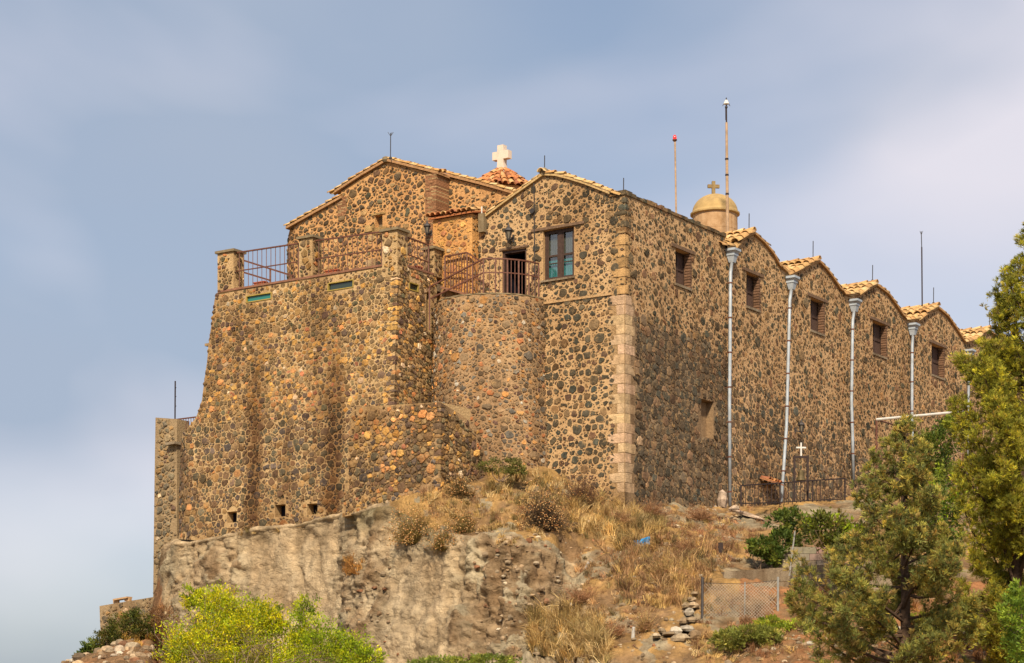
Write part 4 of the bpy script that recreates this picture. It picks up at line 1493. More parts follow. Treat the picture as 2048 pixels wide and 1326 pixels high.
# brick pilasters: thin bricks course by course
def bricks(nm, a0, a1, b0, b1, z0, z1, seed):
    g = random.Random(seed)
    q = MB()
    z_ = z0
    while z_ < z1:
        h_ = g.uniform(0.045, 0.06)
        off = g.uniform(0, 0.15)
        x = a0 - off
        while x < a1:
            x1 = min(a1, x + g.uniform(0.16, 0.28))
            f = g.uniform(0.7, 1.2)
            c = (0.30 * f, 0.15 * f, 0.075 * f) if g.random() < 0.75 else (0.36 * f, 0.24 * f, 0.12 * f)
            q.abox(max(a0, x) - g.uniform(0, 0.012) * (x <= a0), x1 - 0.012, b0 - g.uniform(0, 0.02), b1, z_, z_ + h_ - 0.012, c)
            x = x1
        z_ += h_
    o = mk(nm, q, M['brick'], church, kind='stuff')
    return o
ap0, ap1 = pa(872, 400, BC - 0.12)[0], pa(850, 400, BC - 0.12)[0]
bricks('brick_pilaster', ap0, ap1, BC - 0.12, BC + 0.75, Z_SILL - 0.5, pa(861, 350, BC - 0.12)[1], 1)
al0, al1 = pa(692, 420, BC - 0.03)[0], pa(675, 420, BC - 0.03)[0]
bricks('brick_pilaster', al0, al1, BC - 0.03, BC + 0.1, pa(684, 432, BC)[1], pa(684, 395, BC)[1], 2)
# roof slabs with tiles along the verge
def verge(pix, b, depth, par, meshes, name, thick=0.09, sc=0.8, rows=2):
    pl = [Fp(u, v, b - 0.12) for u, v in pix]
    q = MB()
    vs = []
    for p in pl:
        vs += [p - UP * thick, p, p + DS * depth, p + DS * depth - UP * thick]
    n = len(pl)
    q.add(vs, [(4 * j + k, 4 * j + (k + 1) % 4, 4 * j + 4 + (k + 1) % 4, 4 * j + 4 + k) for j in range(n - 1) for k in range(4)] + [(0, 1, 2, 3), (4 * n - 4, 4 * n - 3, 4 * n - 2, 4 * n - 1)], (0.34, 0.19, 0.09))
    r = mk(name, q, M['tile'], par)
    for p, d in along(pl, 0.36, 0.02):
        nr = d.cross(DS)
        if nr.z < 0:
            nr = -nr
        for c_ in range(rows):
            tile(r, p + DS * (0.08 + 0.24 * c_) + nr * 0.02, d, nr, meshes, 0.03, sc)
    return r
verge([(772, 317), (720, 347), (668, 381)], BC, 6, church, TL_P, 'nave_roof')
verge([(772, 317), (820, 329), (876, 343)], BC, 6, church, TL_P, 'nave_roof')
verge([(682, 391), (630, 420), (571, 453)], BC, 5, church, TL_P, 'aisle_roof')
verge([(870, 341), (905, 350), (960, 364), (1000, 375), (1048, 389)], BC2, 5, church, TL_P, 'aisle_roof')
q = MB()
q.lathe(Fp(772, 322, BC - 0.05), [(0.10, -0.05), (0.15, 0.03), (0.13, 0.13), (0.04, 0.17)], 8)
mk('ridge_stone', q, M['coping'], church)
# octagonal tiled lantern roof
OY = 75.0
oc = PY(1004, 343, OY)
ob = PY(1004, 384, OY).z
q = MB()
R8 = 1.25
def oct_(r, z, k):
    an = math.radians(22.5 + 45 * k + 12)
    return Vector((oc.x + r * math.cos(an), oc.y + r * math.sin(an), z))
q.add([oct_(R8, ob, k) for k in range(8)] + [oct_(0.2, oc.z, k) for k in range(8)], [(k, (k + 1) % 8, 8 + (k + 1) % 8, 8 + k) for k in range(8)] + [tuple(range(8, 16))], (0.36, 0.13, 0.05))
dome8 = mk('octagonal_roof', q, M['tile'], church)
q = MB()
q.add([oct_(1.05, ob - 1.6, k) for k in range(8)] + [oct_(1.05, ob + 0.02, k) for k in range(8)], [(k, (k + 1) % 8, 8 + (k + 1) % 8, 8 + k) for k in range(8)])
mk('drum', q, M['domestone'], dome8)
for k in range(8):
    m0, m1 = (oct_(R8, ob, k) + oct_(R8, ob, k + 1)) / 2, (oct_(0.2, oc.z, k) + oct_(0.2, oc.z, k + 1)) / 2
    if m0.y > oc.y + 0.6:
        continue
    acr = (oct_(R8, ob, k + 1) - oct_(R8, ob, k)).normalized()
    dn = (m0 - m1).normalized()
    nr = dn.cross(acr)
    if nr.z < 0:
        nr = -nr
    ln = (m0 - m1).length
    for c_ in range(-1, 3):
        off = (c_ - 0.5) * 0.23
        rows = 4
        for j in range(rows):
            t0 = ln * j / rows
            half = 0.16 + (R8 * 0.41 - 0.10) * (t0 + 0.2) / ln
            if abs(off) > half:
                continue
            tile(dome8, m1 + dn * t0 + acr * off + nr * 0.03, dn, nr, TL_R, 0.05, 0.9)
    hp0, hp1 = oct_(0.2, oc.z, k), oct_(R8, ob, k)
    hd = (hp1 - hp0).normalized()
    for j in range(4):
        tile(dome8, hp0 + hd * (hp1 - hp0).length * j / 4 + UP * 0.05, hd, UP, TL_R, 0.04, 0.95)
def cross_mb(base, w_, h_, t, arm_z, arm_h, st, fx, fn_, taper=0.0):
    """Latin cross: fx along its width, fn_ its facing"""
    q = MB()
    def blk(x0, x1, z0, z1):
        q.hexa([base + fx * x0 + fn_ * t / 2 + UP * z0, base + fx * x1 + fn_ * t / 2 + UP * z0, base + fx * x1 - fn_ * t / 2 + UP * z0, base + fx * x0 - fn_ * t / 2 + UP * z0,
                base + fx * x0 + fn_ * t / 2 + UP * z1, base + fx * x1 + fn_ * t / 2 + UP * z1, base + fx * x1 - fn_ * t / 2 + UP * z1, base + fx * x0 - fn_ * t / 2 + UP * z1])
    pts = [(-st / 2 - taper, 0), (st / 2 + taper, 0), (st / 2, arm_z - arm_h), (st / 2, arm_z - arm_h / 2), (w_ / 2, arm_z - arm_h / 2), (w_ / 2, arm_z + arm_h / 2), (st / 2, arm_z + arm_h / 2), (st / 2, h_), (-st / 2, h_), (-st / 2, arm_z + arm_h / 2), (-w_ / 2, arm_z + arm_h / 2), (-w_ / 2, arm_z - arm_h / 2), (-st / 2, arm_z - arm_h / 2), (-st / 2, arm_z - arm_h)]
    q.prism([base + fx * x + UP * z + fn_ * t / 2 for x, z in pts], -fn_ * t)
    return q
cr_base = Vector((oc.x, oc.y, oc.z - 0.03))
q = cross_mb(cr_base, 0.72, 1.0, 0.24, 0.62, 0.30, 0.27, -DF, NF, 0.05)
wc = mk('white_cross', q, M['white'])
tag(wc, 'thick whitewashed cross on the octagonal tiled church roof', 'cross')
q = MB()
q.lathe(cr_base - UP * 0.07, [(0.32, 0), (0.30, 0.06), (0.22, 0.1)], 8)
pl = mk('plinth', q, M['white'], wc)

# ================================================================== ANNEX WITH ORANGE STONES
BA = -0.4
annex = thing('annex', 'small annex of orange stones with scalloped clay tile eave left of doorway', 'annex', W(5.5, BA, Z_SILL))
ax0, ax1 = pa(944, 480, BA)[0], pa(866, 480, BA)[0]
azt = pa(905, 434, BA)[1]
az0 = Z_SILL - 1.2
an1 = Wall(front(BA), [(ax0, az0), (ax1, az0), (ax1, azt), (ax0, azt)])
an2 = Wall(side(ax0), [(BA, az0), (0.0, az0), (0.0, azt), (BA, azt)])
mb = MB()
mb.abox(ax0, ax1, BA, BC - 0.2, az0, azt)
mk('wall', mb, M['mortar_annex'], annex)
l1 = an1.stones(lambda a, z, k, g: (g.uniform(0.13, 0.18), g.uniform(0.09, 0.13), g.uniform(0.055, 0.08))[k], (7, 22, 80), lambda a, z, g: g.uniform(0.02, 0.045), lambda a, z, g: g.uniform(0.02, 0.04), lambda a, z, r, g: pick(g, ANNEX), 81, reach=2.0)
l2 = an2.stones(lambda a, z, k, g: (0, g.uniform(0.09, 0.12), 0.06)[k], (0, 12, 50), lambda a, z, g: 0.03, lambda a, z, g: 0.04, lambda a, z, r, g: pick(g, GREYW), 82)
lay_stones(annex, [l1, l2], 200)
q = MB()
q.hexa([W(ax0 - 0.1, BA - 0.12, azt + 0.005), W(ax1 + 0.12, BA - 0.12, azt + 0.005), W(ax1 + 0.12, 1.6, azt + 0.45), W(ax0 - 0.1, 1.6, azt + 0.45), W(ax0 - 0.1, BA - 0.12, azt + 0.06), W(ax1 + 0.12, BA - 0.12, azt + 0.06), W(ax1 + 0.12, 1.6, azt + 0.5), W(ax0 - 0.1, 1.6, azt + 0.5)], (0.36, 0.13, 0.05))
ar = mk('tiled_roof', q, M['tile'], annex)
sl = (NF * 2.0 - UP * 0.44).normalized()
for i in range(9):
    a_ = ax0 + (ax1 - ax0 + 0.1) * i / 8
    for j in range(2):
        tile(ar, W(a_, BA + 0.22 + 0.38 * j, azt + 0.17 + 0.085 * j), sl, UP, TL_R, 0.03)
q = MB()
q.abox(pa(972, 440, -0.05)[0], ax0 - 0.12, -0.2, 0.3, azt - 0.62, azt + 0.02)
mk('gutter_box', q, M['coping'], annex)
q = MB()
q.tube([W(ax0 - 0.2, -0.1, azt), W(ax0 - 0.2, -0.1, azt + 0.28)], 0.025, 6)
mk('vent_pipe', q, M['whitemetal'], annex)

# ================================================================== LOWER LEFT WALLS
lw = thing('ruined_wall', 'narrow upright stone wall end at the far left of the bastion', 'wall', W(18, 1, 3))
BL = 0.6
lo = qa(BL, [(354, 838), (311, 835), (309, 960), (306, 1215), (354, 1215)])
lo[-1] = (lo[0][0], lo[-1][1])
lwall = Wall(front(BL), lo)
mb = MB()
lwall.mortar(mb, 0.7)
mk('wall', mb, M['mortar_low'], lw)
lo2 = [(BL, lo[0][1] - 0.9), (3.0, lo[0][1] - 0.9), (3.0, lo[-1][1]), (BL, lo[-1][1])]
l1 = lwall.stones(lambda a, z, k, g: (g.uniform(0.14, 0.2), g.uniform(0.10, 0.14), 0.065)[k], (6, 22, 80), lambda a, z, g: g.uniform(0.015, 0.035), lambda a, z, g: g.uniform(0.03, 0.06), lambda a, z, r, g: pick(g, GREYW), 91, reach=2.1)
lay_stones(lw, [l1], 200)
q = MB()
p = Fp(346, 888, BL)
q.bar(Fp(337, 889, BL - 0.05), Fp(356, 886, BL - 0.05), 0.4, 0.1)
mk('ledge_stone', q, M['concrete'], lw)
pw = thing('low_wall', 'low grey stone wall at the bottom left above green shrubs', 'wall', W(21, 0, 1))
BP = -0.6
po = qa(BP, [(330, 1190), (199, 1212), (203, 1330), (330, 1330)])
pwall = Wall(front(BP), po)
mb = MB()
pwall.mortar(mb, 0.6)
mk('wall', mb, M['mortar_low'], pw)
l1 = pwall.stones(lambda a, z, k, g: (g.uniform(0.15, 0.22), g.uniform(0.10, 0.14), 0.065)[k], (6, 22, 80), lambda a, z, g: g.uniform(0.015, 0.035), lambda a, z, g: g.uniform(0.03, 0.05), lambda a, z, r, g: pick(g, GREYW), 92, reach=2.1)
lay_stones(pw, [l1], 100)
q = MB()
c0, c1 = Fp(231, 1207, BP + 0.2), Fp(259, 1202, BP + 0.2)
q.bar(c0 + UP * 0.14, c1 + UP * 0.14, 0.3, 0.06)
q.bar(c0 + (c1 - c0) * 0.06, c0 + (c1 - c0) * 0.06 + UP * 0.12, 0.08, 0.28, DF)
q.bar(c0 + (c1 - c0) * 0.9, c0 + (c1 - c0) * 0.9 + UP * 0.12, 0.12, 0.28, DF)
tag(mk('stone_bench', q, M['domestone']), 'small pale stone bench standing on the low grey wall', 'bench')
# ================================================================== RAILINGS
def railing(label, bots, tops, nbal, mids=(0.48,), mat='rust', group='metal railings on the terrace', name='railing', w_=0.035, posts=True, cat='railing'):
    """bots/tops: matching polylines of world points"""
    t = thing(name, label, cat, bots[0], group)
    n = len(bots)
    for i in range(n - 1):
        q = MB()
        q.bar(tops[i], tops[i + 1], 0.06, 0.045)
        mk('top_rail', q, M[mat], t)
        for m_ in mids:
            q = MB()
            q.bar(bots[i].lerp(tops[i], m_), bots[i + 1].lerp(tops[i + 1], m_), w_, w_)
            mk('middle_rail', q, M[mat], t)
        k = nbal[i]
        for j in range(1, k):
            b_, t_ = bots[i].lerp(bots[i + 1], j / k), tops[i].lerp(tops[i + 1], j / k)
            q = MB()
            q.bar(b_, t_ - UP * 0.02, 0.022)
            mk('baluster', q, M[mat], t)
    if posts:
        for i in range(n):
            q = MB()
            q.bar(bots[i], tops[i], 0.05)
            mk('rail_post', q, M[mat], t)
    return t
rb = BT + 0.12
railing('rusty brown railing panel between the two leftmost terrace posts', [Fp(470, 577, rb), Fp(597, 557, rb)], [Fp(470, 506, rb), Fp(597, 487, rb)], [14])
railing('rusty brown railing panel left of the tall terrace corner post', [Fp(628, 552, rb), Fp(764, 532, rb)], [Fp(628, 482, rb), Fp(764, 463.5, rb)], [14])
ra = A_COR + 0.1
railing('rusty brown railing panel on the short right side of the terrace', [Sp(807, 537, ra), Sp(857, 556, ra)], [Sp(807, 472, ra), Sp(857, 490, ra)], [9])
railing('rusty railing along the walkway in front of the orange annex', [Fp(890, 573, wb), Fp(934, 587, wb), Fp(967, 597, wb)], [Fp(890, 513, wb), Fp(934, 505, wb), Fp(967, 527, wb)], [8, 6])
def tcp(deg, r, z):
    th = math.radians(deg)
    return W(TC_A, 0, z) + (NF * math.cos(th) + DF * math.sin(th)) * r
zr = ZT + 0.06
angs = [-24, -36, -48, -60, -72, -86]
hR = (VH - 517.6) / FPX * tcp(-24, TR - 0.12, 0).y - zr
railing('curved rusty railing round the landing below the open doorway', [tcp(d, TR - 0.12, zr) for d in angs], [tcp(d, TR - 0.12, zr + hR) for d in angs], [2, 3, 3, 3, 3], (0.6,))
sp0, sp1 = Fp(859, 574, -1.9), tcp(-24, TR - 0.12, zr + hR)
t = thing('stair_handrail', 'sloping double handrail rising to the doorway landing over the tower', 'handrail', Fp(860, 650, -1.9))
for p, q_, w_ in ((sp0, sp1, 0.06), (Fp(861, 597, -1.9), tcp(-24, TR - 0.12, zr + hR * 0.6), 0.045)):
    q = MB()
    q.bar(p, q_, w_, 0.045)
    mk('rail', q, M['rust'], t)
for k in (0.0, 0.8):
    q = MB()
    q.bar(sp0.lerp(sp1, k) - UP * (1.45 if k == 0 else 1.25), sp0.lerp(sp1, k), 0.05)
    mk('rail_post', q, M['rust'], t)
t = thing('stair_handrail', 'diagonal stair handrails seen through the leftmost terrace railing', 'handrail', Fp(530, 570, -1.2))
for (u0, v0, u1, v1) in ((472, 516, 586, 552), (472, 540, 541, 561)):
    q = MB()
    q.bar(Fp(u0, v0, -1.2), Fp(u1, v1, -1.2), 0.06)
    mk('rail', q, M['rust'], t)
for u, v, v2 in ((474, 517, 580), (540, 538, 575), (584, 551, 575)):
    q = MB()
    q.bar(Fp(u, v2, -1.2), Fp(u, v, -1.2), 0.045)
    mk('rail_post', q, M['rust'], t)
railing('short white-topped railing behind the upright wall at far left', [Fp(352, 888, BL + 0.5), Fp(392, 881, BL + 0.5)], [Fp(352, 839, BL + 0.5), Fp(392, 834, BL + 0.5)], [8], (0.55,), group=None)
q = MB()
q.tube([Fp(350, 840, BL + 0.3), Fp(350.5, 762, BL + 0.3)], 0.03, 6)
st_ = mk('iron_stake', q, M['darkrust'])
tag(st_, 'thin rusty iron stake rising from the upright wall at far left', 'stake')
q = MB()
for v in (775, 793, 812):
    q.bar(Fp(350.4, v, BL + 0.3), Fp(352, v, BL + 0.24), 0.03)
mk('hook', q, M['darkrust'], st_)
# flower boxes on the coping
for (u, v, wh, lab) in ((521, 571, 0.5, 'terracotta flower trough on the coping of the leftmost railing'), (665, 548, 0.5, 'terracotta flower trough on the coping left of the corner post'), (836, 561, 0.3, 'small terracotta trough on the short right coping')):
    c = Fp(u, v, rb + 0.16) if u < 800 else Sp(u, v, ra + 0.16)
    c.z = Z_SILL + 0.068
    ax = DF if u < 800 else DS
    ay = DS if u < 800 else DF
    def ring(w1, d1, z_):
        return [c + ax * sx * w1 / 2 + ay * sy * d1 / 2 + UP * z_ for sx, sy in ((-1, -1), (1, -1), (1, 1), (-1, 1))]
    q = MB()
    q.hexa(ring(wh * 0.85, 0.14, 0) + ring(wh, 0.18, 0.12))
    q.hexa(ring(wh + 0.05, 0.22, 0.122) + ring(wh + 0.05, 0.22, 0.155))
    o = mk('flower_trough', q, M['pot'])
    tag(o, lab, 'flower trough', 'flower troughs on the terrace')
    q = MB()
    q.hexa(ring(wh - 0.02, 0.15, 0.156) + ring(wh - 0.06, 0.1, 0.172))
    mk('soil', q, M['twig'], o)

# ================================================================== BELL DOME, MASTS, RODS
DY = 79.0
dc = PY(1430, 432, DY)
belf = thing('bell_dome', 'small ochre stucco dome on pale round drum behind the parapet', 'dome', dc - UP * 1.6)
pm = DY / FPX
q = MB()
q.lathe(dc, [(45 * pm, -1.5), (45 * pm, -0.62)], 28)
dr1 = mk('drum', q, M['domestone'], belf, smooth=False)
q = MB()
q.lathe(dc, [(45.3 * pm, -0.618), (45.3 * pm, -0.32)], 28)
q.lathe(dc, [(45 * pm, -0.318), (45 * pm, -0.002)], 28)
mk('drum_course', q, M['domestone'], belf)
q = MB()
q.lathe(dc, [(46 * pm, 0), (49.5 * pm, 0.03), (49.5 * pm, 0.09), (46 * pm, 0.12)], 32)
mk('cornice', q, M['dome'], belf, smooth=False)
q = MB()
Rd = 45.5 * pm
q.lathe(dc + UP * 0.115, [(Rd * math.cos(math.radians(a)), Rd * 0.82 * math.sin(math.radians(a))) for a in range(0, 90, 8)] + [(0.04, Rd * 0.82)], 32)
dm = mk('cupola', q, M['dome'], belf, smooth=True)
q = cross_mb(PY(1427, 391, DY), 0.47, 0.56, 0.11, 0.36, 0.13, 0.13, Vector((1, 0.12, 0)).normalized(), Vector((0.12, -1, 0)).normalized())
tag(mk('stone_cross', q, M['oldcross']), 'weathered stone cross on top of the small ochre dome', 'cross')
# mast with red beacon
def stand(y, u, v):
    return PY(u, v, y)
Yb = W(2.2, 4.5, 0).y
bm = thing('beacon_mast', 'slim pole with a red beacon lamp behind the parapet', 'mast', PY(1352, 430, Yb))
q = MB()
q.tube([PY(1352.5, 440, Yb), PY(1350, 280, Yb)], 0.032, 8)
mk('pole', q, M['mast'], bm)
q = MB()
q.lathe(PY(1349.5, 281, Yb), [(0.03, -0.05), (0.08, 0.0), (0.085, 0.03), (0.07, 0.04)], 12)
mk('lamp_base', q, M['rust'], bm)
q = MB()
q.lathe(PY(1349.5, 278.5, Yb), [(0.068, 0.0), (0.066, 0.08), (0.05, 0.13), (0.02, 0.155)], 14)
mk('beacon', q, M['red'], bm, smooth=True)
Ym = W(3.0, 9.0, 0).y
tm = thing('tall_mast', 'tallest wooden mast with a pointed metal cap beside the ochre dome', 'mast', PY(1455, 470, Ym))
q = MB()
q.tube([PY(1455.5, 490, Ym), PY(1454, 350, Ym), PY(1453, 245, Ym)], [0.062, 0.055, 0.045], 10)
mk('pole', q, M['mast'], tm)
q = MB()
q.tube([PY(1453, 246, Ym), PY(1452.6, 210, Ym)], 0.028, 8)
q.tube([PY(1451.2, 240, Ym), PY(1451, 215, Ym)], 0.012, 6)
mk('upper_rod', q, M['darkrust'], tm)
q = MB()
q.lathe(PY(1452.6, 208, Ym), [(0.11, 0.0), (0.09, 0.06), (0.05, 0.14), (0.02, 0.16)], 14)
mk('lamp_cap', q, M['whitemetal'], tm, smooth=True)
q = MB()
q.lathe(PY(1452.6, 199.5, Ym), [(0.02, 0), (0.03, 0.03), (0.008, 0.09)], 8)
for dx in (-0.14, 0.14):
    q.bar(PY(1452.6, 206, Ym) + Vector((dx * 0.6, 0, 0)), PY(1452.6, 210, Ym) + Vector((dx, 0, -0.04)), 0.022)
q.lathe(PY(1452.6, 216, Ym), [(0.05, 0), (0.055, 0.03), (0.05, 0.06)], 8)
mk('finial', q, M['iron'], tm)
for v in (350, 318, 388):
    q = MB()
    c = PY(1453.5 + (v - 318) * 0.012, v, Ym)
    q.tube([c - UP * 0.03, c + UP * 0.03], 0.068, 10)
    mk('band', q, M['darkrust'], tm)
# lightning rods
def rod(u, v0, v1, y, lab, fork=False, r=0.018):
    q = MB()
    q.tube([PY(u, v0, y), PY(u + 0.3, v1, y)], r, 6)
    q.lathe(PY(u, v0, y), [(0.06, -0.02), (0.06, 0.03), (0.03, 0.06)], 8)
    if fork:
        tip = PY(u + 0.3, v1, y)
        for dx in (-0.1, 0.1, 0.05):
            q.tube([tip - UP * 0.12, tip + Vector((dx, 0, 0.03))], 0.009, 5)
    o = mk('lightning_rod', q, M['iron'])
    tag(o, lab, 'lightning rod', 'lightning rods on the roof ridges')
rod(781, 317, 266, W(10.5, BC, 0).y, 'forked lightning rod on the ridge of the church gable', True)
rod(1089, 349, 311, W(3.2, 0.3, 0).y, 'lightning rod on the apex of the gable above the big window', False)
rod(1247, 386, 356, W(0.3, 0.2, 0).y, 'lightning rod on the parapet corner above the quoins')
for (u, v0, v1, i, lab) in ((1498, 462, 427, 0, 'lightning rod on the curved gable nearest the parapet'), (1626, 518, 482, 1, 'lightning rod on the second curved gable from the parapet'), (1745, 562, 530, 2, 'lightning rod on the third curved gable from the parapet'), (1867, 607, 575, 3, 'lightning rod on the fourth curved gable from the parapet'), (1979, 655, 620, 4, 'lightning rod on the far gable half behind the tall juniper')):
    b_ = gabs[i][4 if i == 0 else 2][0]
    rod(u, v0, v1, W(0.25, b_, 0).y, lab)
yt = W(1.2, gabs[3][2][0] - 0.6, 0).y
q = MB()
q.tube([PY(1844.5, 620, yt), PY(1843.5, 494, yt)], 0.03, 8)
tr_ = mk('antenna_mast', q, M['darkrust'])
tag(tr_, 'tall dark rusty antenna rod above the fourth curved gable', 'antenna')
q = MB()
q.tube([PY(1843.5, 496, yt), PY(1842.5, 463, yt)], 0.02, 6)
for dx in (-0.06, 0.07):
    q.tube([PY(1842.6, 470, yt), PY(1842.6, 462, yt) + Vector((dx, 0, 0))], 0.01, 5)
mk('upper_rod', q, M['iron'], tr_)
# ================================================================== WALL LANTERNS
def lantern(base, out_dir, lab, s=1.0):
    t = thing('wall_lantern', lab, 'lantern', base, 'wall lanterns')
    c = base + out_dir * 0.24 * s
    q = MB()
    q.tube([base, base + out_dir * 0.12 * s - UP * 0.1 * s, c - UP * 0.12 * s], 0.016 * s, 6)
    q.tube([base - out_dir * 0.0 + UP * 0.06 * s, base + UP * -0.14 * s], 0.035 * s, 8)
    mk('bracket', q, M['iron'], t)
    q = MB()
    for k in range(6):
        an = k * math.pi / 3
        d = Vector((math.cos(an), math.sin(an), 0))
        q.bar(c + d * 0.055 * s - UP * 0.1 * s, c + d * 0.10 * s + UP * 0.12 * s, 0.014 * s)
    q.lathe(c - UP * 0.13 * s, [(0.02 * s, -0.05 * s), (0.05 * s, 0), (0.06 * s, 0.03 * s)], 6)
    mk('frame', q, M['iron'], t)
    q = MB()
    q.lathe(c, [(0.045 * s, -0.095 * s), (0.09 * s, 0.115 * s)], 6)
    mk('glass', q, M['greycurtain'], t)
    q = MB()
    q.lathe(c + UP * 0.12 * s, [(0.13 * s, 0), (0.09 * s, 0.07 * s), (0.035 * s, 0.11 * s), (0.03 * s, 0.15 * s), (0.008 * s, 0.2 * s)], 6)
    mk('lamp_roof', q, M['iron'], t)
lantern(Fp(1027, 474, -0.02), NF, 'black wall lantern above the open doorway', 1.25)
lantern(Fp(863, 463, BC - 0.12), NF, 'black wall lantern on the church beside the annex roof', 1.1)
lantern(Sp(1590, 858, -0.02), NS, 'black wall lantern on the side wall above the bell', 1.1)

# ================================================================== YARD BESIDE THE SIDE WALL
AY_ = -2.2
q = MB()
z_y = pb(1600, 1004, AY_)[1]
bf = thing('bell_stand', 'dark iron frame holding a small bell, white cross on top', 'bell stand', Sp(1602, 1004, AY_))
fx = Vector((1, 0.1, 0)).normalized()
bc_ = Sp(1602, 1004, AY_)
bs_ = bc_.y / FPX
for sx in (-13.5, 13.5):
    q = MB()
    q.bar(bc_ + fx * sx * bs_, bc_ + fx * sx * bs_ + UP * 90 * bs_, 0.075)
    mk('frame_post', q, M['darkrust'], bf)
q = MB()
q.bar(bc_ - fx * 15 * bs_ + UP * 90 * bs_, bc_ + fx * 15 * bs_ + UP * 90 * bs_, 0.075)
mk('crossbar', q, M['darkrust'], bf)
q = MB()
bt_ = bc_ + UP * 72 * bs_
q.bar(bt_ + UP * 0.3, bt_ - UP * 0.1, 0.02)
q.lathe(bt_ - UP * 0.52, [(0.18, 0), (0.165, 0.05), (0.125, 0.16), (0.11, 0.3), (0.06, 0.38)], 16)
mk('bell', q, M['bronze'], bf, smooth=False)
q = MB()
q.bar(bt_ - UP * 0.5, bt_ - UP * 1.1, 0.012)
mk('bell_rope', q, M['lintel'], bf)
q = cross_mb(bc_ + UP * 91 * bs_, 0.36, 0.5, 0.05, 0.32, 0.055, 0.055, fx, -Vector((-0.1, 1, 0)).normalized())
mk('white_cross', q, M['whitemetal'], bf)
YR = -2.6
def yr(u, v):
    return Sp(u, v, YR)
railing('dark rusty yard railing below the side wall in front of the bell', [yr(1482, 1012), yr(1560, 1010), yr(1625, 1006), yr(1690, 1004)], [yr(1482, 971), yr(1560, 966), yr(1625, 961), yr(1690, 957)], [9, 8, 8], (0.12,), 'darkrust', None)
railing('dark rusty yard railing between the two juniper crowns', [yr(1780, 996), yr(1830, 994), yr(1885, 990)], [yr(1780, 945), yr(1830, 943), yr(1885, 940)], [7, 8], (0.12, 0.85), 'darkrust', None)
# small tiled canopy on the wall
t = thing('tiled_canopy', 'tiny tiled lean-to canopy low on the side wall behind the railing', 'canopy', Sp(1535, 970, -0.1))
q = MB()
c0, c1 = Sp(1520, 957, -0.05), Sp(1549, 966, -0.05)
q.hexa([c0, c1, c1 + NS * 0.4 - UP * 0.14, c0 + NS * 0.4 - UP * 0.14, c0 + UP * 0.05, c1 + UP * 0.05, c1 + NS * 0.4 - UP * 0.09, c0 + NS * 0.4 - UP * 0.09], (0.36, 0.16, 0.08))
mk('canopy_board', q, M['tile'], t)
for i in range(5):
    tile(t, c0.lerp(c1, (i + 0.5) / 5) + UP * 0.06, NS * 0.4 - UP * 0.14, UP, TL_R, 0.02, 0.85)
# pergola of white pipe
t = thing('pipe_pergola', 'white horizontal pipe frame on a thin rusty post before the side wall', 'pergola', Sp(1753, 1000, -3.2))
q = MB()
pg0, pg1 = Sp(1753, 839, -3.2), Sp(1753, 839, -3.2) - DF * 3.4
q.tube([pg0, pg1], 0.05, 8)
mk('beam', q, M['whitemetal'], t)
q = MB()
q.tube([pg0 - UP * 2.6, pg0], 0.04, 8)
q.tube([pg1 - UP * 2.6, pg1], 0.04, 8)
mk('upright', q, M['rust'], t)
q = MB()
q.tube([pg0, pg0 + DS * 4], 0.03, 6)
mk('side_beam', q, M['rust'], t)
